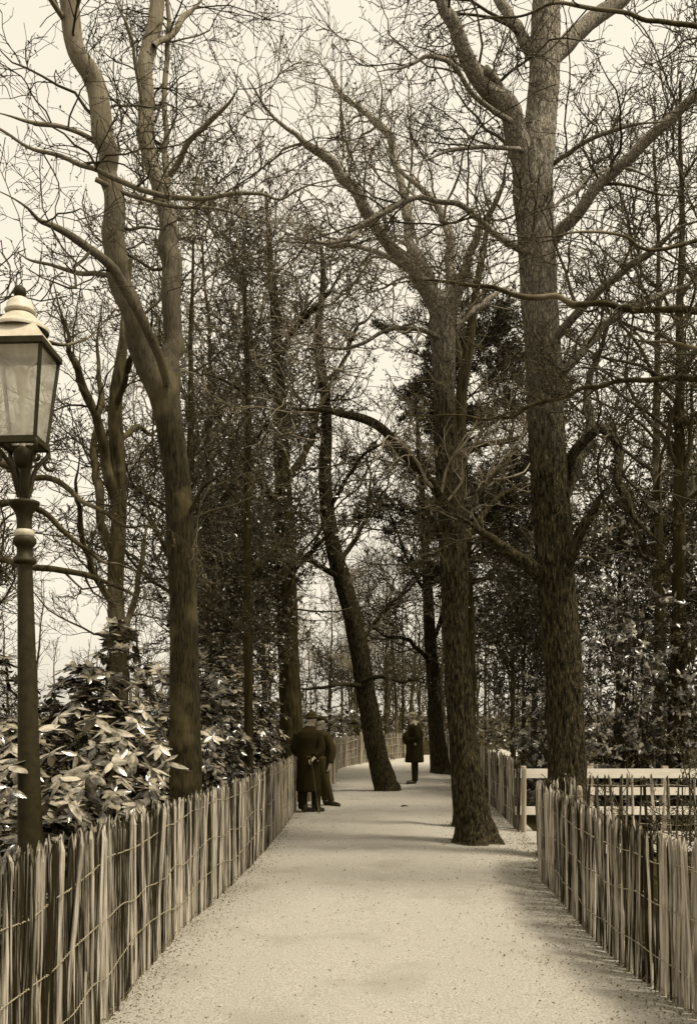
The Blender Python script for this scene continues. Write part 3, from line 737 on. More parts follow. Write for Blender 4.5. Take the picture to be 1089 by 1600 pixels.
traced_tree('crooked_tree', 'crooked many-limbed tree midway between the lamp and the forked tree', 'tree', 190, 14.5,
    [(192, 1297, 44), (189, 1240, 33), (186, 1150, 28), (184, 1000, 26), (181, 900, 24), (187, 800, 23), (183, 700, 22), (181, 620, 20), (190, 560, 16), (197, 480, 10), (206, 400, 5)],
    [([(184, 790, 18), (162, 705, 16), (144, 650, 14), (128, 600, 13), (112, 560, 10), (98, 510, 7), (84, 440, 4)], 0, -1.2),
     ([(185, 900, 15), (166, 840, 14), (152, 760, 13), (146, 690, 11), (160, 620, 9), (150, 540, 6), (160, 460, 3)], 0, 1.4),
     ([(183, 690, 10), (215, 672, 9), (240, 680, 6)], 0, 1.5),
     ([(185, 960, 12), (150, 900, 10), (128, 830, 9), (118, 760, 7), (126, 700, 4)], 0, -1.6),
     ([(182, 640, 9), (205, 560, 8), (232, 520, 6), (240, 460, 4)], 0, -1.5),
     ([(187, 1000, 10), (215, 930, 9), (222, 860, 7), (240, 800, 5)], 0, 1.4)],
    'bark_mid', 'twig', 'litter', sides=36, amp=0.014, freq=22, n1=48, L1=(0.6, 1.6), m2=4, m3=3)
traced_tree('leafless_tree', 'tree beyond the left edge whose boughs reach in behind the lamp post', 'tree', -130, 10.5,
    [(-130, 1361, 80), (-130, 1200, 62), (-128, 1000, 56), (-126, 800, 48), (-122, 600, 38), (-120, 400, 26), (-116, 200, 12)],
    [([(-128, 760, 16), (-40, 722, 13), (40, 742, 10), (90, 756, 9), (130, 780, 8), (185, 814, 7), (268, 838, 3)], 0, -0.8),
     ([(-128, 840, 16), (-30, 790, 12), (55, 792, 9), (100, 830, 8), (150, 864, 7), (200, 888, 5), (236, 902, 3)], 0, 1.0),
     ([(-130, 940, 16), (-20, 874, 12), (60, 886, 10), (140, 902, 9), (200, 926, 7), (246, 948, 4)], 0, -0.4),
     ([(-124, 640, 14), (-40, 560, 10), (60, 540, 7), (120, 530, 5), (170, 500, 3)], 0, 1.6)],
    'bark_mid', 'twig', 'litter', sides=30, n1=30, L1=(0.4, 1.2), L2=(0.2, 0.6), L3=(0.1, 0.3), m2=4, m3=3)

# branches that reach in from trees beyond the right edge of the picture
traced_tree('overhanging_tree', 'tree beyond the right edge whose long thin boughs cross the walk', 'tree', 1330, 9.0,
    [(1330, 1402, 90), (1330, 1200, 70), (1325, 900, 62), (1320, 600, 52), (1310, 300, 36), (1300, 0, 18)],
    [([(1322, 560, 18), (1200, 492, 14), (1100, 478, 12), (1000, 472, 10), (900, 468, 9), (820, 462, 9), (760, 445, 7), (690, 435, 5), (560, 430, 3)], 0, -0.6),
     ([(1322, 640, 14), (1200, 600, 10), (1089, 594, 9), (960, 602, 8), (870, 625, 7), (800, 650, 6), (720, 648, 4), (620, 645, 3)], 0, 0.8),
     ([(1315, 260, 14), (1200, 60, 10), (1089, 38, 8), (1000, 25, 7), (900, 14, 6), (790, 24, 5), (690, 52, 3)], 0, -1.2),
     ([(1315, 420, 12), (1200, 380, 9), (1100, 372, 7), (1000, 380, 5), (900, 355, 4), (830, 352, 4), (740, 358, 3)], 0, -1.6),
     ([(1318, 520, 12), (1200, 560, 9), (1089, 545, 7), (1010, 520, 5), (960, 530, 3)], 0, -0.8)],
    'bark_mid', 'twig', 'litter', sides=30, n1=85, L1=(0.4, 1.3), L2=(0.2, 0.6), L3=(0.1, 0.3))

# ------------------------------------------------------------------ woodland trees: prototypes, then individuals
def proto_bare(height, r0, seed, bark, twig, lean=0.03, first=0.35, evergreen=False, n1=36, leafmat=None, leaf=(0.012, 0.03), buds=2, wander=0.25, limb_len=(0.22, 0.4), flat=0.0, rmin=0.0085, ivy=0, L3=(0.2, 0.65), m3=3):
    global rng
    keep = rng; rng = np.random.default_rng(seed)
    k = 14
    z = np.linspace(0, 1, k)
    p = np.zeros((k, 3)); p[:, 2] = z * height; p[0, 2] = -0.15
    p[:, 0] = np.cumsum(rng.normal(0, lean, k)) * height * 0.06; p[:, 1] = np.cumsum(rng.normal(0, lean, k)) * height * 0.06
    p[:, :2] -= p[0, :2]
    r = r0 * (1 - 0.86 * z ** 0.9); r[0] *= 1.35
    root = thing('bare_tree' if not evergreen else 'evergreen_tree', 'x', 'tree')
    wood(p, r, 26, 0.07, 0.014, 18, 0.12, seed=seed).build('trunk', M[bark], root)
    P, R = stack_lines([(p, r)], 24)
    Pl, Rl = grow(P, R, int(12 + height * 0.5), (limb_len[0] * height, limb_len[1] * height), (0.55, 1.15), 12, wander * 0.8, 0.07, 0.5, 0.012, (first, 0.97), flat=flat)
    gb, gl = Geo(), Geo()
    gb.tubes(Pl, Rl, 7)
    crown(gb, gl, Pl, Rl, n1 * 3, (0.9, 2.6), 5, (0.45, 1.3), m3, L3, wander, 0.05, rmin, buds, leaf, flat)
    if ivy:
        crown(gb, gl, P, R * 0.2, ivy, (0.3, 0.8), 4, (0.2, 0.4), 4, (0.1, 0.25), 0.3, 0.05, rmin * 0.7, 6, (0.03, 0.06), t1=(0.03, 0.55))
    gb.build('crown', M[twig], root, kind='stuff')
    if gl.n: gl.build('foliage' if evergreen else 'buds', M[leafmat or 'litter'], root, smooth=False, kind='stuff')
    rng = keep
    return root

LW = 'bare trees in the wood left of the walk'
RW = 'bare trees in the wood right of the walk'
FW = 'bare trees far beyond the bend of the walk'
L_LAB = 'bare twiggy tree deep in the wood left of the walk'
R_LAB = 'bare twiggy tree deep in the wood right of the walk'
F_LAB = 'bare tree far off beyond the bend of the walk'
EL = 'leafy evergreen tree in the wood left of the walk'
ER = 'leafy evergreen tree in the wood right of the walk'

pA = proto_bare(15, 0.17, 21, 'bark_mid', 'twig')
pB = proto_bare(12, 0.13, 22, 'bark_mid', 'twig_pale', lean=0.05, first=0.25)
pC = proto_bare(17, 0.21, 23, 'bark_dark', 'twig', lean=0.04, ivy=35)
pD = proto_bare(9, 0.09, 24, 'bark_mid', 'twig', lean=0.08, first=0.15, wander=0.32)
pE = proto_bare(13, 0.17, 25, 'bark_dark', 'twig', evergreen=True, leafmat='leaf_dark', leaf=(0.025, 0.05), buds=3, first=0.3, flat=0.35, n1=36)
pG = proto_bare(7, 0.09, 26, 'bark_dark', 'twig', evergreen=True, leafmat='leaf_dark', leaf=(0.035, 0.065), buds=7, first=0.08, n1=30, limb_len=(0.25, 0.42))

protos = dict(A=pA, B=pB, C=pC, D=pD, E=pE, G=pG)
used = set()
def plant(kind, X, Y, s, rz, label, group):
    p = protos[kind]
    sv = (s, s, s * rng.uniform(0.95, 1.08))
    if kind not in used:
        used.add(kind)
        p.location = (X, Y, -0.03); p.rotation_euler = (0, 0, rz); p.scale = sv; p['label'] = label; p['group'] = group
    else:
        copy_tree(p, (X, Y, -0.03), rz, sv, label, group)

spots_left = [
    ('B', -2.9, 19.0, 0.95, 'pale-twigged bare tree close on the right of the forked tree'),
    ('D', -5.0, 12.6, 0.8, 'small crooked tree off the left edge, its twigs behind the lantern'),
    ('B', -8.6, 21.0, 0.75, 'bare tree off the left edge with twigs above the lantern'),
    ('D', -2.3, 27.0, 1.0, 'small bare tree between the thin dark stem and the ivy-clad trunk'),
    ('A', -7.0, 29.0, 0.75, 'distant straight bare tree left of the forked trunk'),
    ('B', -4.6, 33.0, 0.8, 'distant bare tree seen just right of the forked trunk'),
    ('A', -2.4, 23.6, 0.85, 'straight bare tree right behind the thin dark stem')]
for k, X, Y, s, lab in spots_left: plant(k, X, Y, s, rng.random() * 6.28, lab, LW)
spots_right = [
    ('A', 5.75, 17.8, 0.8, 'straight bare tree near the right edge, behind the holly'),
    ('C', 5.15, 15.2, 0.7, 'ivied dark tree at the right edge, rising out of the holly'),
    ('D', 4.4, 23.0, 1.0, 'crooked bare tree just left of the stoutest trunk, farther back'),
    ('B', 5.8, 28.0, 0.8, 'distant bare tree directly behind the stoutest trunk'),
    ('B', 9.0, 26.0, 0.85, 'distant bare tree behind the holly at the right edge'),
    ('D', 7.2, 16.0, 0.9, 'bare tree off the right edge with twigs reaching in')]
for k, X, Y, s, lab in spots_right: plant(k, X, Y, s, rng.random() * 6.28, lab, RW)
spots_far = [
    ('A', 1.7, 43.0, 0.6, 'far bare tree seen just left of the standing man'),
    ('B', 0.2, 41.0, 0.6, 'far bare tree just left of the leaning trunk'),
    ('D', 2.7, 47.0, 0.9, 'far crooked tree right behind the standing man'),
    ('D', -0.9, 44.0, 0.9, 'far crooked tree right of the two men'),
    ('A', 5.6, 46.0, 0.75, 'far straight tree hidden mostly behind the curved trunk'),
    ('D', 4.6, 40.0, 0.9, 'far crooked tree between the slim grey tree and the curved trunk'),
    ('B', -3.0, 52.0, 0.7, 'far bare tree behind the ivy-clad trunk'),
    ('B', 7.5, 52.0, 0.8, 'far bare tree just right of the curved trunk'),
    ('D', 1.2, 56.0, 1.1, 'farthest crooked tree above the leaning trunk’s foot'),
    ('A', -8.0, 50.0, 0.9, 'far straight tree right of the forked trunk, low on the horizon')]
for k, X, Y, s, lab in spots_far: plant(k, X, Y, s, rng.random() * 6.28, lab, FW)
for k, X, Y, s, lab in [('E', -2.75, 16.6, 0.8, 'tall dark evergreen just right of the forked tree'), ('G', -2.6, 21.5, 0.8, 'low dark evergreen left of the ivy-clad trunk'),
                        
                        ('G', -2.35, 18.9, 0.75, 'bushy dark evergreen right of the thin dark stem')]:
    plant(k, X, Y, s, rng.random() * 6.28, lab, 'evergreen trees left of the walk')
for k, X, Y, s, lab in [('G', 5.35, 18.9, 0.85, 'dark evergreen close on the right of the stoutest trunk'), ('G', 7.0, 20.5, 0.9, 'evergreen far back at the right edge'), ('G', 3.75, 20.6, 0.62, 'low dark evergreen in the gap between curved and stoutest trunks'),
                        ('G', 4.6, 27.0, 0.9, 'dim evergreen between the curved and the stoutest trunks')]:
    plant(k, X, Y, s, rng.random() * 6.28, lab, 'evergreen trees right of the walk')

# the far wood that closes the view: one mass of stems, twigs and undergrowth
def far_wood():
    n = 170
    X = rng.uniform(-36, 42, n); Y = rng.uniform(46, 95, n)
    ok = ~((np.abs(X - 7) < 2.5) & (Y < 52)); X, Y = X[ok], Y[ok]; n = len(X)
    k = 9; h = rng.uniform(5, 10, n)
    P = np.zeros((n, k, 3)); P[:, :, 2] = np.linspace(-0.1, 1, k)[None] * h[:, None]
    P[:, :, 0] = X[:, None] + np.cumsum(rng.normal(0, 0.12, (n, k)), 1); P[:, :, 1] = Y[:, None] + np.cumsum(rng.normal(0, 0.12, (n, k)), 1)
    Rr = np.linspace(1, 0.15, k)[None] * rng.uniform(0.05, 0.14, (n, 1))
    gb, gl = Geo(), Geo(); gb.tubes(P, Rr, 6)
    P1, R1 = grow(P, Rr, 9, (1.2, 3.2), (0.6, 1.2), 6, 0.25, 0.06, 0.4, 0.016, (0.2, 1), wt=False); gb.tubes(P1, R1, 4)
    P2, R2 = grow(P1, R1, 5, (0.5, 1.6), (0.5, 1.1), 3, 0.25, 0.05, 0.6, 0.011, (0.15, 1), wt=False); gb.tubes(P2, R2, 3)
    # undergrowth
    m = 36000
    cx = rng.uniform(-48, 52, 520); cy = rng.uniform(45, 95, 520); cr = rng.uniform(0.8, 2.4, 520)
    c = rng.integers(0, 520, m); v = unit(rng.normal(size=(m, 3))) * (rng.random(m) ** 0.4)[:, None]
    C = np.stack([cx[c] + v[:, 0] * cr[c] * 1.3, cy[c] + v[:, 1] * cr[c], np.abs(v[:, 2]) * cr[c] * 1.35], -1)
    A = unit(rng.normal(size=(m, 3))); B = unit(np.cross(A, rng.normal(size=(m, 3)))); sz = rng.uniform(0.06, 0.17, (m, 1))
    gl.cards(C, A * sz, B * sz * 0.6)
    root = thing('far_wood', 'mass of thin stems and undergrowth closing the view at the horizon', 'wood'); root['kind'] = 'stuff'
    a = gb.build('stems', M['bark_mid'], root, kind='stuff'); b = gl.build('undergrowth', M['leaf_dark'], root, smooth=False, kind='stuff')
far_wood()

# dark dense conifer behind the curved tree
def conifer():
    Y0 = 24.5; X0 = (728 - CX) / F * Y0
    root = thing('dark_conifer', 'dense black-looking conifer behind the curved rough trunk', 'tree', (X0, Y0, 0))
    p = np.array([(0, 0, -0.15), (0.05, 0, 3), (0.0, 0.1, 6), (-0.1, 0, 9), (-0.15, 0, 11.8)]); r = np.array([0.24, 0.19, 0.15, 0.1, 0.03])
    wood(p, r, 28, 0.06, 0.014, 18, 0.1).build('trunk', M['bark_dark'], root)
    P, R = stack_lines([(p, r)], 24)
    Pl, Rl = grow(P, R, 84, (1.5, 4.2), (1.1, 1.6), 10, 0.12, 0.02, 0.32, 0.012, (0.40, 0.99), flat=0.5)
    gb, gl = Geo(), Geo(); gb.tubes(Pl, Rl, 6)
    P1, R1 = grow(Pl, Rl, 9, (0.4, 1.0), (0.5, 1.0), 6, 0.15, 0.03, 0.5, 0.008, (0.25, 1.0), wt=False, flat=0.5)
    gb.tubes(P1, R1, 4)
    P2, R2 = grow(P1, R1, 8, (0.16, 0.4), (0.4, 1.2), 4, 0.25, 0.08, 0.5, 0.005, (0.2, 1.0), wt=False)
    N = len(P2); m = 11; idx = np.repeat(np.arange(N), m)
    f = rng.uniform(0, 2.99, N * m); i = f.astype(int); fr = (f - i)[:, None]
    C = P2[idx, i] * (1 - fr) + P2[idx, i + 1] * fr
    A = unit(rng.normal(size=C.shape) + np.array([0, 0, 0.5])); B = unit(np.cross(A, rng.normal(size=C.shape)))
    s = rng.uniform(0.04, 0.085, (len(C), 1))
    gl.cards(C + A * s, A * s, B * 0.016)
    gb.build('crown', M['twig'], root, kind='stuff'); gl.build('needles', M['needles'], root, smooth=False, kind='stuff')
conifer()

# ------------------------------------------------------------------ shrubs
def leaf_mesh(seg=6, w=0.17, droop=0.25, fold=0.05):
    s = np.linspace(0, 1, seg)
    wid = w * np.sin(np.pi * s ** 0.8) ** 0.8 + 0.008
    wid[-1] = 0.004
    zc = -droop * s ** 2
    V = np.zeros((seg, 3, 3))
    V[:, 0] = np.stack([s, -wid, zc - fold * wid / w + 0.02], -1); V[:, 1] = np.stack([s, 0 * s, zc + 0.0], -1); V[:, 2] = np.stack([s, wid, zc - fold * wid / w + 0.02], -1)
    q = []
    for i in range(seg - 1):
        b = i * 3
        q += [[b, b + 3, b + 4, b + 1], [b + 1, b + 4, b + 5, b + 2]]
    return V.reshape(-1, 3), np.array(q)
LV, LQ = leaf_mesh(7, w=0.21, droop=0.28, fold=0.09)
LV4, LQ4 = leaf_mesh(4, w=0.22, droop=0.28, fold=0.09)

def rosettes(tips, axes, size, n=8, elev=(-0.25, 0.55)):
    """transforms of leaves whorled round shoot tips"""
    N = len(tips)
    M3 = np.zeros((N, n, 3, 3)); P = np.zeros((N, n, 3))
    ax = unit(axes); h = unit(np.cross(ax, np.array([0.3, 0.5, 0.1]))); k = np.cross(ax, h)
    ph = rng.random(N) * 6.28
    for i in range(n):
        a = ph + i * 2.4 + rng.normal(0, 0.2, N)
        e = rng.uniform(elev[0], elev[1], N)
        out = h * np.cos(a)[:, None] + k * np.sin(a)[:, None]
        X = unit(out * np.cos(e)[:, None] + ax * np.sin(e)[:, None])
        Yv = unit(np.cross(ax, X) + rng.normal(0, 0.18, (N, 3))); Yv = unit(Yv - (Yv * X).sum(1, keepdims=True) * X)
        Z = np.cross(X, Yv)
        s = size * rng.uniform(0.7, 1.15, N)
        M3[:, i] = np.stack([X, Yv, Z], -1) * s[:, None, None]
        P[:, i] = tips - ax * (0.012 * i * size / 0.15)[..., None] if False else tips - ax * (0.08 * size * i / n)
    return M3.reshape(-1, 3, 3), P.reshape(-1, 3)

def shrub_points(n, rx, ry, h, shell=0.6, flat=False):
    v = unit(rng.normal(size=(n, 3))); v[:, 2] = np.abs(v[:, 2])
    rr = shell + (1 - shell) * rng.random(n) ** 0.5
    lump = 0.75 + 0.5 * vnoise(v * 2.3 + rx * 7)
    p = v * (rr * lump)[:, None] * np.array([rx, ry, h])
    p[:, 2] = np.maximum(p[:, 2], 0.05) + rng.random(n) * 0.1
    if flat:                                        # tiers of flat sprays
        p[:, 2] = np.where(rng.random(n) < 0.7, np.round(p[:, 2] / 0.28) * 0.28 + 0.05 * rng.normal(size=n) + 0.12 * vnoise(p * 1.3), p[:, 2]); p[:, 2] = np.maximum(p[:, 2], 0.05)
        return p, unit(v * np.array([0.8, 0.8, 0.2]) + np.array([0, 0, 0.7]) + rng.normal(0, 0.4, (n, 3)))
    return p, unit(v * np.array([0.7, 0.7, 1]) + np.array([0, 0, 0.55]) + rng.normal(0, 0.3, (n, 3)))

from mathutils import Matrix
def shrub(label, X, Y, rx, ry, h, nros, size, mat='leaf_glossy', n=8, big=0, group=None, name='leafy_shrub', stems=14, fine=False, elev=(-0.25, 0.55), stalk=None, flat=False):
    fine = fine or Y > 10
    root = thing(name, label, 'shrub', (X, Y, 0), group)
    tips, axes = shrub_points(nros, rx, ry, h, 0.25 if flat else 0.6, flat)
    if stalk is not None: tips[:, 2] += stalk
    g = Geo()
    k = 7
    sel = rng.choice(nros, min(nros, stems * 4), replace=False)
    P = np.zeros((len(sel), k, 3)); b0 = rng.normal(0, 0.12 * rx, (len(sel), 3)); b0[:, 2] = -0.05
    for i, t in enumerate(np.linspace(0, 1, k)):
        P[:, i] = b0 * (1 - t) + tips[sel] * t + np.array([0, 0, 0.25 * h]) * math.sin(math.pi * t) * 0.5 + rng.normal(0, 0.02, (len(sel), 3)) * (0 < i < k - 1)
    R = np.linspace(0.016, 0.005, k)[None] * rng.uniform(0.6, 1.3, (len(sel), 1))
    g.tubes(P, R, 5); g.build('stems', M['twig'], root, kind='stuff')
    Mx, Pp = rosettes(tips, axes, size, n, elev)
    g = Geo()
    g.scatter(LV4 if fine else LV, LQ4 if fine else LQ, None, Mx, Pp)
    g.build('foliage', M[mat], root, kind='stuff')
    if big:      # the big near leaves that can be told apart one by one
        me = bpy.data.meshes.new('leaf'); me.from_pydata(LV.tolist(), [], LQ.tolist()); me.materials.append(M['leaf_pale'])
        me.polygons.foreach_set('use_smooth', np.ones(len(me.polygons), bool))
        for tip, ax in big:
            Mx, Pp = rosettes(np.array([tip]), np.array([ax], float), rng.uniform(0.12, 0.2), int(rng.integers(5, 9)), (-0.55, 0.35))
            for q in range(len(Pp)):
                o = link('leaf', me, root)
                m4 = Matrix(np.block([[Mx[q], Pp[q][:, None]], [np.zeros((1, 3)), np.ones((1, 1))]]).tolist())
                o.matrix_local = m4
    return root

# near rhododendron behind the left fence, beside the lamp post
bx, by = -2.4, 7.5
near = []
for (x, y, Y) in [(150, 1118, 7.0), (105, 1140, 6.9), (190, 1150, 6.9), (80, 1175, 6.6), (140, 1210, 6.5), (95, 1215, 6.3), (240, 1200, 6.9), (190, 1215, 6.6), (15, 1195, 6.2), (10, 1230, 6.0), (-30, 1210, 6.4),
                  (205, 1178, 7.1), (110, 1250, 6.2), (170, 1245, 6.4), (20, 1160, 6.8), (235, 1232, 7.0), (60, 1140, 7.3), (150, 1165, 7.3), (-40, 1260, 6.0), (332, 1150, 9.6), (215, 1255, 6.9), (125, 1178, 6.7), (165, 1138, 7.2), (45, 1225, 6.7), (215, 1130, 7.4), (75, 1250, 6.6), (250, 1165, 7.3), (130, 1232, 6.9), (175, 1190, 6.7), (90, 1118, 7.4), (225, 1110, 7.8), (40, 1185, 6.5), (260, 1190, 7.4), (-15, 1150, 6.8), (120, 1105, 7.6)]:
    p = at(x, y, Y) - np.array([bx, by, 0])
    near.append((p, (rng.normal(0, .45), -0.35 + rng.normal(0, .4), 1.0)))
shrub('large pale-leaved rhododendron behind the lamp post, lowest and nearest of the shrubs', bx, by, 0.85, 0.7, 1.4, 170, 0.14, 'leaf_glossy', 8, big=near, name='rhododendron')
GL = 'rhododendrons behind the left fence'
shrub('dark rhododendron at the left edge, farther back than the lamp post', -3.9, 9.6, 1.3, 1.0, 2.5, 400, 0.15, group=GL, name='rhododendron')
shrub('rhododendron filling the gap just left of the forked tree', -2.75, 10.8, 0.95, 0.9, 2.6, 420, 0.16, group=GL, name='rhododendron')
shrub('rhododendron just right of the forked tree trunk', -2.1, 12.3, 0.85, 0.9, 2.7, 420, 0.145, group=GL, name='rhododendron')
shrub('rhododendron behind the thin dark stem, left of the two men', -1.95, 14.9, 0.85, 1.2, 3.0, 440, 0.145, group=GL, name='rhododendron')
shrub('tall rhododendron spilling over the fence top at the two men', -2.2, 17.6, 1.1, 1.0, 3.1, 420, 0.14, group=GL, name='rhododendron')
shrub('rhododendron above the far fence, just right of the two men', -1.45, 23.6, 1.0, 1.4, 2.6, 300, 0.12, group=GL, name='rhododendron', fine=True)
shrub('dark thicket far back between the lamp and the forked tree', -6.0, 14.5, 2.2, 1.2, 2.6, 360, 0.12, group=GL, name='rhododendron', fine=True)
shrub('low thicket behind the far curving fence', -0.6, 34.6, 2.4, 1.2, 2.4, 300, 0.12, group=GL, name='rhododendron', fine=True)
shrub('thicket in the wood behind the ivy-clad trunk', -4.0, 21.5, 2.2, 1.5, 2.6, 300, 0.12, group=GL, name='rhododendron', fine=True)
GR = 'holly thickets behind the right fence'
shrub('tall holly thicket right of the stoutest trunk, behind the railing', 4.55, 15.8, 1.35, 1.1, 4.9, 1300, 0.105, 'leaf_glint', 5, flat=True, elev=(-0.7, 0.8), group=GR, name='holly', fine=True)
shrub('holly thicket at the right edge above the railing', 6.0, 14.8, 1.5, 1.1, 5.4, 1300, 0.105, 'leaf_glint', 5, flat=True, elev=(-0.7, 0.8), group=GR, name='holly', fine=True)
shrub('holly between the curved rough trunk and the stoutest trunk', 3.75, 17.4, 0.9, 1.0, 2.9, 620, 0.09, 'leaf_glint', 7, flat=True, elev=(-0.7, 0.8), group=GR, name='holly', fine=True)
shrub('dim holly behind the right fence near the bend', 4.6, 23.5, 1.5, 2.0, 3.0, 320, 0.09, 'leaf_dark', 7, group=GR, name='holly', fine=True)
shrub('dark thicket beyond the end of the right fence', 7.5, 36.0, 3.0, 1.5, 3.0, 300, 0.1, 'leaf_dark', 7, group=GR, name='holly', fine=True)
shrub('dark bush deep in the wood at the right edge', 9.0, 18.5, 2.2, 1.5, 3.2, 300, 0.1, 'leaf_dark', 7, group=GR, name='holly', fine=True)

# straggling bare bush just inside the near right fence
def bare_bush():
    X, Y = 3.05, 8.6
    root = thing('bare_bush', 'straggling thin bare bush in front of the railing at the right edge', 'shrub', (X, Y, 0))
    k = 9; n = 13
    P = np.zeros((n, k, 3)); d = unit(np.stack([rng.normal(-0.1, 0.45, n), rng.normal(0, 0.35, n), np.ones(n)], -1)); p = np.zeros((n, 3)); p[:, :2] = rng.normal(0, 0.08, (n, 2)); p[:, 2] = -0.05
    L = rng.uniform(0.8, 1.9, n)
    for i in range(k):
        P[:, i] = p; d = unit(d + rng.normal(0, 0.16, (n, 3))); p = p + d * (L / (k - 1))[:, None]
    R = np.linspace(0.011, 0.004, k)[None] * np.ones((n, 1))
    g, gl = Geo(), Geo(); g.tubes(P, R, 5)
    crown(g, gl, P, R, 70, (0.2, 0.7), 4, (0.1, 0.35), 3, (0.06, 0.2), 0.25, 0.05, 0.003, 2, (0.008, 0.02))
    g.build('stems', M['twig'], root, kind='stuff'); gl.build('buds', M['leaf_dark'], root, smooth=False, kind='stuff')
bare_bush()

# ------------------------------------------------------------------ gas lamp
def lamp():
    Y0 = 6.3; u = Y0 / F                       # metres per photograph pixel at the lamp
    X0 = (52 - CX) * u
    root = thing('gas_lamp', 'cast iron gas lamp post with square glazed lantern, at the left edge', 'street lamp', (X0, Y0, 0))
    root.rotation_euler = (0, -0.019, 0)
    Z = lambda y: EYE - (y - HY) * u
    def lathe(name, prof, mat, n=28, parent=None):
        g = Geo(); g.lathe([(max(r, 0.0) * u, Z(y)) for r, y in prof], n); return g.build(name, M[mat], parent or root)
    lathe('post', [(32, 1540), (32, 1490), (27, 1480), (25, 1440), (20, 1430), (19, 1300), (16, 1150), (13.5, 1000), (11.5, 900), (11, 880)], 'iron')
    lathe('collar', [(12, 882), (17, 880), (18, 877), (17, 873), (12, 871), (12, 856), (15, 853), (18, 848), (18, 842), (14, 838)], 'iron')
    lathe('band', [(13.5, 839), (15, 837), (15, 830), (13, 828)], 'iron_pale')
    lathe('cup', [(12, 829), (11, 815), (13, 803), (19, 793), (24, 788), (24, 784), (12, 781), (6, 778)], 'iron')
    lathe('gas_pipe', [(6, 780), (5, 735), (8, 728), (5, 720), (5, 698)], 'iron')
    lathe('gas_tap_ball', [(0, 735), (9, 731), (14, 722), (15, 714), (13, 704), (6, 699), (0, 698)], 'iron')
    # four scrolled cradle arms
    for sx, sy in ((1, 1), (1, -1), (-1, 1), (-1, -1)):
        pts = np.array([(5, 778), (9, 760), (11, 745), (16, 728), (24, 714), (30, 704), (30, 694), (25, 690)], float)
        p = np.stack([pts[:, 0] * sx * u, pts[:, 0] * sy * u, Z(pts[:, 1])], -1)
        g = Geo(); g.tubes(resample(p, 22)[None], np.full((1, 22), 0.0145), 8)
        o = g.build('cradle_arm', M['iron'], root)
        g = Geo(); sp = []
        for a in np.linspace(0, 4.6, 16):
            rr = 9 * (1 - a / 7)
            sp.append(((33 + rr * math.cos(a + 1.9)) * sx * u, (33 + rr * math.cos(a + 1.9)) * sy * u, Z(722 - rr * math.sin(a + 1.9))))
        g.tubes(np.array(sp)[None], np.full((1, 16), 0.012), 6); g.build('scroll', M['iron'], o)
    # lantern: glazing bars, panes
    yt, yb, ht, hb = 552, 690, 45.0, 28.5
    fr = Geo()
    def frustum(g, y0, h0, y1, h1):
        v = [(sx * h * u, sy * h * u, Z(y)) for y, h in ((y0, h0), (y1, h1)) for sx, sy in ((-1, -1), (1, -1), (1, 1), (-1, 1))]
        g.add(v, [[0, 1, 5, 4], [1, 2, 6, 5], [2, 3, 7, 6], [3, 0, 4, 7], [3, 2, 1, 0], [4, 5, 6, 7]])
    def ring(g, y0, y1, ho, hi):                 # a square frame
        for a in range(4):
            c, s = math.cos(a * math.pi / 2), math.sin(a * math.pi / 2)
            m = np.array([[c, -s, 0], [s, c, 0], [0, 0, 1]])
            b = 0.002 * (a % 2)
            g.box(m @ np.array([0, -(ho + hi) / 2 * u, (Z(y0) + Z(y1)) / 2]), ((2 * ho * u if a % 2 == 0 else 2 * hi * u), (ho - hi) * u, abs(Z(y0) - Z(y1)) - b), m)
    ring(fr, 544, 553, 50, 40); fr.build('eaves_frame', M['iron'], root, smooth=False)
    fr = Geo(); ring(fr, 689, 699, 32.5, 23); fr.build('base_frame', M['iron'], root, smooth=False)
    for sx, sy in ((1, 1), (1, -1), (-1, 1), (-1, -1)):
        g = Geo(); p = np.array([(sx * ht * u, sy * ht * u, Z(yt)), (sx * hb * u, sy * hb * u, Z(yb))])
        g.tubes(resample(p, 4)[None], np.full((1, 4), 0.0145), 4); g.build('glazing_bar', M['iron'], root, smooth=False)
    for a in range(4):
        c, s = math.cos(a * math.pi / 2), math.sin(a * math.pi / 2)
        m = np.array([[c, -s, 0], [s, c, 0], [0, 0, 1]])
        f = 0.93
        v = []
        for off in (0.0, 0.004):
            v += [(-ht * f * u, -ht * f * u - off, Z(yt)), (ht * f * u, -ht * f * u - off, Z(yt)), (hb * f * u, -hb * f * u - off, Z(yb)), (-hb * f * u, -hb * f * u - off, Z(yb))]
        g = Geo(); g.add(np.array(v) @ m.T, [[3, 2, 1, 0], [4, 5, 6, 7], [0, 1, 5, 4], [1, 2, 6, 5], [2, 3, 7, 6], [3, 0, 4, 7]])
        g.build('pane', M['glass'], root, smooth=False)
    # roof
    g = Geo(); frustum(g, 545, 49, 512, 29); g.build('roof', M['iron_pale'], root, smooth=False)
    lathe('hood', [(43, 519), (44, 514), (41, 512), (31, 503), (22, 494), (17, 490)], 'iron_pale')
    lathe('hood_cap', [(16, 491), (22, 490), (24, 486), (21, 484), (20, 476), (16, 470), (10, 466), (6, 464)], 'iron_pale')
    lathe('finial', [(6, 465), (8, 463), (10, 457), (9, 451), (5, 447), (0, 446)], 'iron')
    # burner with bowed arms
    lathe('burner', [(4, 699), (4, 620), (7, 612), (9, 590), (6, 575), (0, 572)], 'milk')
    for sx in (1, -1):
        p = np.array([(0, 0, Z(640)), (sx * 6 * u, 0, Z(600)), (sx * 12 * u, 0, Z(575)), (sx * 24 * u, 0, Z(563)), (sx * 34 * u, 0, Z(558))])
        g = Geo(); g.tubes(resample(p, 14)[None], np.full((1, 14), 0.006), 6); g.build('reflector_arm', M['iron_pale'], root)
lamp()

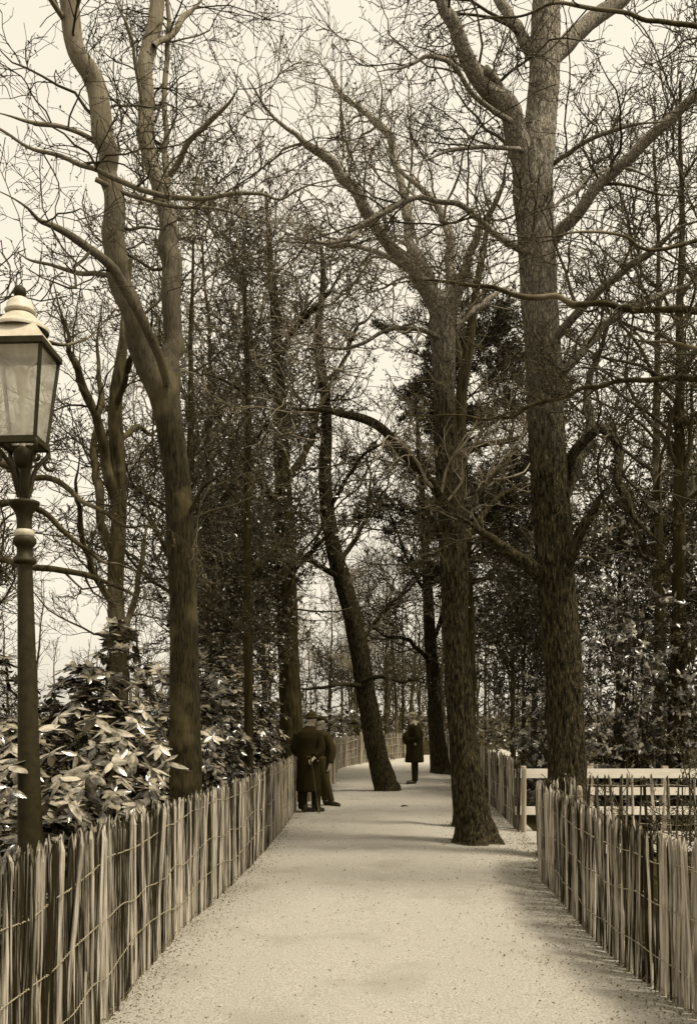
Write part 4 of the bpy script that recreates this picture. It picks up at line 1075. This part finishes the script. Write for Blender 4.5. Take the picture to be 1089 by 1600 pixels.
# ------------------------------------------------------------------ people
def sphere_geo(g, c, r, n=14, m=10):
    c = np.asarray(c, float); r = np.broadcast_to(np.asarray(r, float), (3,))
    th = np.linspace(0, math.pi, m + 1)[1:-1]; ph = np.arange(n) * 2 * math.pi / n
    V = [c + np.array([0, 0, r[2]])]
    for t in th:
        for p in ph: V.append(c + r * np.array([math.sin(t) * math.cos(p), math.sin(t) * math.sin(p), math.cos(t)]))
    V.append(c - np.array([0, 0, r[2]]))
    q, tr = [], []
    for i in range(m - 2):
        for j in range(n): q.append([1 + i * n + j, 1 + (i + 1) * n + j, 1 + (i + 1) * n + (j + 1) % n, 1 + i * n + (j + 1) % n])
    last = len(V) - 1
    for j in range(n):
        tr.append([0, 1 + j, 1 + (j + 1) % n]); tr.append([last, 1 + (m - 2) * n + (j + 1) % n, 1 + (m - 2) * n + j])
    g.add(V, q, tr)

def limb_geo(g, pts, rad, n=14):
    pts = np.asarray(pts, float); rad = np.asarray(rad, float)
    k = max(8, len(pts) * 5)
    P = resample(pts, k); d = np.concatenate([[0], np.cumsum(np.linalg.norm(np.diff(pts, axis=0), axis=1))])
    R = np.interp(np.linspace(0, d[-1], k), d, rad)
    t = unit(np.gradient(P, axis=0)); ref = np.array([0.3, 0.9, 0.15])
    u = unit(np.cross(t, ref)); v = np.cross(t, u); a = np.arange(n) * 2 * math.pi / n
    V = P[:, None] + (u[:, None] * np.cos(a)[None, :, None] + v[:, None] * np.sin(a)[None, :, None]) * R[:, None, None]
    b = (np.arange(k - 1) * n)[:, None]; j = np.arange(n)[None]; j2 = (np.arange(n) + 1)[None] % n
    Q = np.stack([b + j, b + j2, b + n + j2, b + n + j], -1).reshape(-1, 4)
    V = V.reshape(-1, 3); V = np.concatenate([V, P[:1] - t[:1] * R[0] * 0.6, P[-1:] + t[-1:] * R[-1] * 0.6])
    tr = [[k * n, (q + 1) % n, q] for q in range(n)] + [[k * n + 1, (k - 1) * n + q, (k - 1) * n + (q + 1) % n] for q in range(n)]
    g.add(V, Q, tr)

def loft_geo(g, rows, n=24):
    """rows of (cx, cy, z, rx, ry): a closed stack of ellipses"""
    rows = np.asarray(rows, float)
    a = np.arange(n) * 2 * math.pi / n; k = len(rows)
    V = np.zeros((k, n, 3)); V[:, :, 0] = rows[:, :1] + rows[:, 3:4] * np.cos(a); V[:, :, 1] = rows[:, 1:2] + rows[:, 4:5] * np.sin(a); V[:, :, 2] = rows[:, 2:3]
    b = (np.arange(k - 1) * n)[:, None]; j = np.arange(n)[None]; j2 = (np.arange(n) + 1)[None] % n
    Q = np.stack([b + j, b + j2, b + n + j2, b + n + j], -1).reshape(-1, 4)
    V = np.concatenate([V.reshape(-1, 3), rows[:1, :3], rows[-1:, :3]])
    tr = [[k * n, (q + 1) % n, q] for q in range(n)] + [[k * n + 1, (k - 1) * n + q, (k - 1) * n + (q + 1) % n] for q in range(n)]
    g.add(V, Q, tr)

def fused(g, name, mat, parent, voxel=0.011, smooth=3):
    """fuse overlapping volumes into one continuous skin"""
    me = g.mesh(name, None)
    o = bpy.data.objects.new(name, me); COL.objects.link(o)
    md = o.modifiers.new('r', 'REMESH'); md.mode = 'VOXEL'; md.voxel_size = voxel
    sm = o.modifiers.new('s', 'SMOOTH'); sm.iterations = smooth; sm.factor = 0.5
    dg = bpy.context.evaluated_depsgraph_get()
    me2 = bpy.data.meshes.new_from_object(o.evaluated_get(dg))
    bpy.data.objects.remove(o); bpy.data.meshes.remove(me)
    me2.polygons.foreach_set('use_smooth', np.ones(len(me2.polygons), bool))
    me2.materials.clear(); me2.materials.append(mat)
    return link(name, me2, parent)

def head_parts(g, c, f, r=0.078):
    """head at c looking along f (horizontal-ish unit vector)"""
    c = np.asarray(c, float); f = unit(np.asarray(f, float)); s = unit(np.cross(f, (0, 0, 1))); up = np.cross(s, f)
    sphere_geo(g, c + up * 0.022, (r * 1.06, r * 1.06, r * 1.2), 20, 14)
    sphere_geo(g, c + f * 0.028 - up * 0.05, (0.056, 0.056, 0.062))           # jaw
    limb_geo(g, [c + f * 0.082 + up * 0.022, c + f * 0.104 - up * 0.012], [0.008, 0.015], 8)    # nose
    sphere_geo(g, c + f * 0.08 - up * 0.052, (0.018, 0.018, 0.010))           # mouth
    sphere_geo(g, c + f * 0.07 - up * 0.088, 0.022)                            # chin
    for q in (1, -1):
        sphere_geo(g, c + f * 0.076 + s * q * 0.032 + up * 0.024, 0.013)       # eyes
        limb_geo(g, [c + f * 0.084 + s * q * 0.014 + up * 0.042, c + f * 0.074 + s * q * 0.05 + up * 0.04], [0.008, 0.007], 6)   # brows
        sphere_geo(g, c + s * q * r * 1.02 + up * 0.0, (0.014, 0.022, 0.034))  # ears

def hand_parts(g, wrist, d, palm, curl=0.5):
    """palm, four fingers of unequal length and a thumb from the side of the palm"""
    w = np.asarray(wrist, float); d = unit(np.asarray(d, float)); n = np.asarray(palm, float); n = unit(n - d * np.dot(n, d)); s = np.cross(d, n)
    k = w + d * 0.085
    for q in (-0.026, -0.009, 0.009, 0.026): limb_geo(g, [w + s * q * 0.6, k + s * q], [0.016, 0.013], 8)
    for q, L in ((-0.029, 0.062), (-0.010, 0.078), (0.010, 0.084), (0.029, 0.072)):
        a = k + s * q; b = a + (d * math.cos(curl) + n * math.sin(curl)) * L * 0.55; c = b + (d * math.cos(curl * 2.4) + n * math.sin(curl * 2.4)) * L * 0.5
        limb_geo(g, [a, b, c], [0.0095, 0.009, 0.0075], 8)
    a = w + d * 0.03 + s * 0.028; limb_geo(g, [a, a + d * 0.03 + s * 0.028 + n * 0.012, a + d * 0.062 + s * 0.03 + n * 0.026], [0.012, 0.011, 0.009], 8)

def shoe(parent, heel, d, mat='leather'):
    h = np.asarray(heel, float); d = unit(np.asarray(d, float)); s = np.array([-d[1], d[0], 0])
    g = Geo()
    limb_geo(g, [h + np.array([0, 0, 0.05]), h + d * 0.09 + np.array([0, 0, 0.048]), h + d * 0.2 + np.array([0, 0, 0.034])], [0.042, 0.044, 0.036])
    limb_geo(g, [h + np.array([0, 0, 0.05]), h + np.array([0, 0, 0.13])], [0.046, 0.05])
    limb_geo(g, [h + d * -0.02 + np.array([0, 0, 0.014]), h + d * 0.2 + np.array([0, 0, 0.014])], [0.03, 0.034])
    return fused(g, 'shoe', M[mat], parent, 0.009, 2)

def man_standing():
    """man in a knee-length overcoat, back half turned, looking down to the left"""
    X, Y = gnd(645, 1227)
    root = thing('person', 'man in dark knee-length overcoat standing alone on the walk, head bowed', 'person', (X, Y, 0.03))
    # local axes as the world's; he faces -x and a little away
    f = unit(np.array([-0.92, 0.38, 0.0]))
    body = Geo()
    head_c = np.array([-0.03, 0.01, 1.615]); look = unit(np.array([-0.85, 0.30, -0.42]))
    head_parts(body, head_c, look)
    limb_geo(body, [(0.03, 0.0, 1.40), (0.0, 0.0, 1.54)], [0.062, 0.056])
    loft_geo(body, [(0.04, 0, 0.86, 0.14, 0.14), (0.04, 0, 1.0, 0.13, 0.14), (0.05, 0, 1.2, 0.14, 0.16), (0.05, 0, 1.38, 0.12, 0.19), (0.03, 0, 1.44, 0.07, 0.1)])
    for sy in (-0.09, 0.09):
        limb_geo(body, [(0.03, sy, 0.9), (0.02, sy, 0.5), (0.03, sy, 0.1)], [0.085, 0.058, 0.04])
    for sy, el, wr in ((-0.2, (0.07, -0.27, 1.1), (-0.15, -0.14, 1.06)), (0.2, (0.04, 0.27, 1.1), (-0.17, 0.02, 1.10))):
        limb_geo(body, [(0.05, sy * 0.95, 1.38), el, wr], [0.05, 0.043, 0.03])
        hand_parts(body, wr, (-0.4, -np.sign(sy) * 0.75, 0.1), (0.6, 0, -0.5), 0.6)
    fused(body, 'body', M['skin'], root, 0.013, 2)
    coat = Geo()
    loft_geo(coat, [(0.035, 0, 0.52, 0.225, 0.22), (0.035, 0, 0.57, 0.23, 0.225), (0.04, 0, 0.8, 0.21, 0.21), (0.045, 0, 1.0, 0.19, 0.195), (0.05, 0, 1.2, 0.20, 0.21), (0.05, 0, 1.36, 0.15, 0.225), (0.045, 0, 1.43, 0.11, 0.16), (0.03, 0, 1.475, 0.07, 0.08)])
    for sy, el, wr in ((-0.2, (0.08, -0.285, 1.1), (-0.13, -0.15, 1.06)), (0.2, (0.04, 0.28, 1.1), (-0.15, 0.03, 1.10))):
        limb_geo(coat, [(0.05, sy * 0.95, 1.375), el, wr], [0.078, 0.068, 0.058])
    sphere_geo(coat, (-0.13, 0.0, 1.1), (0.13, 0.17, 0.17))
    for a in np.linspace(0, 6.28, 9)[:-1]:
        limb_geo(coat, [(0.035 + 0.19 * math.cos(a), 0.2 * math.sin(a), 0.57), (0.04 + 0.165 * math.cos(a), 0.18 * math.sin(a), 0.95)], [0.022, 0.012], 8)
    c = fused(coat, 'overcoat', M['coat'], root, 0.015, 3)
    col = Geo()
    limb_geo(col, [(-0.06, -0.08, 1.44), (0.04, -0.1, 1.47), (0.1, -0.04, 1.485), (0.1, 0.06, 1.485), (0.03, 0.11, 1.465)], [0.03, 0.034, 0.036, 0.034, 0.03])
    limb_geo(col, [(0.05, -0.19, 1.405), (0.06, -0.1, 1.445)], [0.028, 0.03])
    fused(col, 'collar', M['collar'], c, 0.010, 2)
    p = Geo(); sphere_geo(p, (0.04, -0.205, 0.965), (0.03, 0.014, 0.04)); fused(p, 'pocket_handkerchief', M['collar'], c, 0.007, 1)
    tr = Geo()
    for sy, kx in ((-0.085, 0.0), (0.085, 0.03)):
        limb_geo(tr, [(0.035, sy, 0.85), (0.03 + kx, sy, 0.5), (0.035 + kx, sy * 0.9, 0.08)], [0.1, 0.078, 0.064])
    fused(tr, 'trousers', M['coat'], root, 0.014, 2)
    shoe(root, (0.04, -0.08, 0), (-0.97, -0.2, 0)); shoe(root, (0.06, 0.075, 0), (-0.9, 0.4, 0))
    cap = Geo(); up = np.array([0.42, -0.1, 0.9])
    sphere_geo(cap, head_c + unit(up) * 0.062, (0.098, 0.092, 0.062), 18, 10)
    limb_geo(cap, [head_c + look * 0.07 + unit(up) * 0.052, head_c + look * 0.125 + unit(up) * 0.045], [0.045, 0.03], 10)
    fused(cap, 'cap', M['hair'], root, 0.009, 2)
    hr = Geo(); sphere_geo(hr, head_c - look * 0.03 - np.array([0, 0, 0.012]), (0.084, 0.084, 0.075)); fused(hr, 'hair', M['hair'], root, 0.009, 2)
man_standing()

def man_long_coat():
    """nearer of the two men: back to us, ankle-length coat, round hat, hand with a stick behind"""
    X, Y = gnd(482, 1271)
    root = thing('person', 'man in long dark coat and round hat with back turned, nearest at the left fence', 'person', (X, Y, 0.02))
    body = Geo()
    head_c = np.array([0.05, 0.03, 1.58]); look = unit(np.array([0.72, 0.62, -0.25]))
    head_parts(body, head_c, look)
    limb_geo(body, [(0.0, 0.0, 1.38), (0.04, 0.02, 1.52)], [0.065, 0.058])
    loft_geo(body, [(-0.01, 0, 0.86, 0.15, 0.12), (-0.01, 0, 1.1, 0.15, 0.12), (0, 0, 1.3, 0.17, 0.12), (0, 0, 1.42, 0.1, 0.07)])
    for sx in (-0.09, 0.09): limb_geo(body, [(sx, 0, 0.9), (sx, 0.02, 0.5), (sx, 0, 0.1)], [0.085, 0.058, 0.04])
    limb_geo(body, [(-0.18, 0, 1.36), (-0.23, 0.03, 1.08), (-0.14, 0.16, 0.95)], [0.05, 0.043, 0.03])
    hand_parts(body, (-0.14, 0.16, 0.95), (0.3, 0.8, 0), (0.6, 0, -0.4), 0.6)
    limb_geo(body, [(0.18, -0.01, 1.36), (0.21, -0.1, 1.08), (0.10, -0.19, 0.935)], [0.05, 0.043, 0.03])
    hand_parts(body, (0.10, -0.19, 0.935), (-0.6, -0.1, -0.35), (0.1, 0.3, -0.9), 0.9)
    fused(body, 'body', M['skin'], root, 0.013, 2)
    coat = Geo()
    loft_geo(coat, [(0.0, 0, 0.36, 0.205, 0.18), (0.0, 0, 0.42, 0.21, 0.185), (-0.01, 0, 0.6, 0.20, 0.175), (-0.02, 0, 0.9, 0.185, 0.165), (-0.02, 0, 1.1, 0.18, 0.155), (-0.01, -0.01, 1.28, 0.205, 0.16), (0, -0.01, 1.38, 0.19, 0.14), (0.01, 0, 1.45, 0.11, 0.1), (0.02, 0.01, 1.49, 0.07, 0.07)])
    limb_geo(coat, [(-0.18, 0, 1.355), (-0.235, 0.03, 1.08), (-0.15, 0.14, 0.97)], [0.08, 0.07, 0.06])
    limb_geo(coat, [(0.18, -0.01, 1.355), (0.215, -0.1, 1.08), (0.125, -0.17, 0.965)], [0.08, 0.07, 0.058])
    for a in np.linspace(0, 6.28, 11)[:-1]:
        limb_geo(coat, [(0.195 * math.cos(a), 0.17 * math.sin(a), 0.37), (-0.01 + 0.18 * math.cos(a), 0.16 * math.sin(a), 0.8)], [0.026, 0.012], 8)
    fused(coat, 'long_coat', M['coat'], root, 0.015, 3)
    tr = Geo()
    for sx, kx in ((-0.09, -0.01), (0.1, 0.03)): limb_geo(tr, [(sx, 0, 0.85), (sx + kx, 0.01, 0.45), (sx + kx, 0.0, 0.07)], [0.105, 0.088, 0.078])
    fused(tr, 'trousers', M['coat'], root, 0.014, 2)
    hat = Geo()
    sphere_geo(hat, head_c + np.array([0.0, 0.0, 0.075]), (0.096, 0.1, 0.085), 18, 10)
    loft_geo(hat, [(0.055, 0.03, 1.625, 0.125, 0.135), (0.055, 0.03, 1.645, 0.125, 0.135)])
    fused(hat, 'hat', M['coat_soft'], root, 0.009, 2)
    shoe(root, (-0.06, -0.03, 0), (0.5, 0.8, 0)); shoe(root, (0.1, -0.02, 0), (0.75, 0.6, 0))
    return root
man_long_coat()

def man_leaning():
    """the other man, half hidden: leans back on the fence, legs stretched towards the walk"""
    X, Y = gnd(505, 1261)
    root = thing('person', 'man in dark jacket leaning back beside the long-coated man, legs stretched out', 'person', (X, Y, 0.02))
    body = Geo()
    head_c = np.array([-0.03, 0.05, 1.53]); look = unit(np.array([0.75, -0.5, -0.2]))
    head_parts(body, head_c, look)
    limb_geo(body, [(-0.07, 0.06, 1.33), (-0.045, 0.055, 1.47)], [0.062, 0.056])
    loft_geo(body, [(-0.06, 0.04, 0.84, 0.14, 0.13), (-0.06, 0.05, 1.05, 0.14, 0.13), (-0.07, 0.06, 1.25, 0.15, 0.15), (-0.07, 0.06, 1.37, 0.1, 0.09)])
    legs = (((-0.01, -0.04, 0.88), (0.05, -0.1, 0.47), (0.15, -0.06, 0.1)), ((-0.09, 0.1, 0.88), (-0.01, 0.06, 0.48), (0.03, 0.07, 0.1)))
    for L in legs: limb_geo(body, L, [0.085, 0.058, 0.04])
    arms = (((0.06, -0.02, 1.3), (0.17, -0.1, 1.02), (0.13, -0.16, 0.78)), ((-0.2, 0.14, 1.3), (-0.26, 0.2, 1.04), (-0.3, 0.08, 0.95)))
    for A in arms:
        limb_geo(body, A, [0.05, 0.043, 0.03])
    hand_parts(body, arms[0][2], (-0.2, -0.1, -0.95), (-0.7, 0.5, 0), 0.4); hand_parts(body, arms[1][2], (-0.6, -0.3, 0), (0, 0, -1), 0.6)
    fused(body, 'body', M['skin'], root, 0.013, 2)
    j = Geo()
    loft_geo(j, [(-0.055, 0.04, 0.72, 0.18, 0.17), (-0.06, 0.04, 0.78, 0.18, 0.17), (-0.06, 0.05, 1.0, 0.165, 0.155), (-0.07, 0.06, 1.22, 0.175, 0.17), (-0.07, 0.06, 1.32, 0.15, 0.14), (-0.065, 0.06, 1.4, 0.075, 0.075)])
    for A in arms: limb_geo(j, [np.array(A[0]), np.array(A[1]), np.array(A[2]) * 0.9 + np.array(A[1]) * 0.1], [0.082, 0.074, 0.06])
    fused(j, 'jacket', M['coat_soft'], root, 0.015, 3)
    tr = Geo()
    for L in legs: limb_geo(tr, [L[0], L[1], np.array(L[2]) * 0.97 + np.array(L[1]) * 0.03], [0.11, 0.082, 0.062])
    sphere_geo(tr, (-0.055, 0.04, 0.86), (0.15, 0.14, 0.12))
    fused(tr, 'trousers', M['cloth_mid'], root, 0.014, 2)
    shoe(root, (0.16, -0.06, 0), (0.7, -0.7, 0)); shoe(root, (0.03, 0.07, 0), (0.8, -0.4, 0))
    cap = Geo(); sphere_geo(cap, head_c + np.array([-0.01, 0.005, 0.07]), (0.1, 0.1, 0.058), 18, 10)
    limb_geo(cap, [head_c + look * 0.06 + np.array([0, 0, 0.06]), head_c + look * 0.125 + np.array([0, 0, 0.048])], [0.045, 0.028], 10)
    fused(cap, 'cap', M['coat'], root, 0.009, 2)
man_leaning()

def stick():
    X, Y = gnd(482, 1271)
    root = thing('walking_stick', 'thin walking stick slanting down from the long-coated man’s hand', 'walking stick', (X, Y, 0.0))
    a = np.array([0.055, -0.265, 0.93]); b = np.array([0.19, -0.24, 0.03])
    g = Geo(); g.tubes(resample(np.array([a, b]), 8)[None], np.full((1, 8), 0.013), 8); g.build('shaft', M['bark_mid'], root)
    g = Geo(); p = np.array([a, a + (0.0, 0, 0.03), a + (-0.03, 0, 0.06), a + (-0.07, 0, 0.05)]); g.tubes(resample(p, 10)[None], np.full((1, 10), 0.014), 8); g.build('handle', M['bark_mid'], root)
stick()

# a fallen twig on the walk
for (x, y, L, lab) in ((738, 1258, 0.35, 'dry twig lying on the walk in line with the curved trunk'), (632, 1264, 0.12, 'scrap of bark on the middle of the walk')):
    X, Y = gnd(x, y)
    g = Geo(); p = np.array([(-L / 2, 0, 0.045), (0, 0.02, 0.055), (L / 2, -0.03, 0.05)])
    g.tubes(resample(p, 6)[None], np.array([[0.012, 0.014, 0.013, 0.01, 0.008, 0.005]]), 6)
    o = g.build('fallen_twig', M['twig']); o.location = (X, Y, 0.005); o['label'] = lab; o['category'] = 'twig'
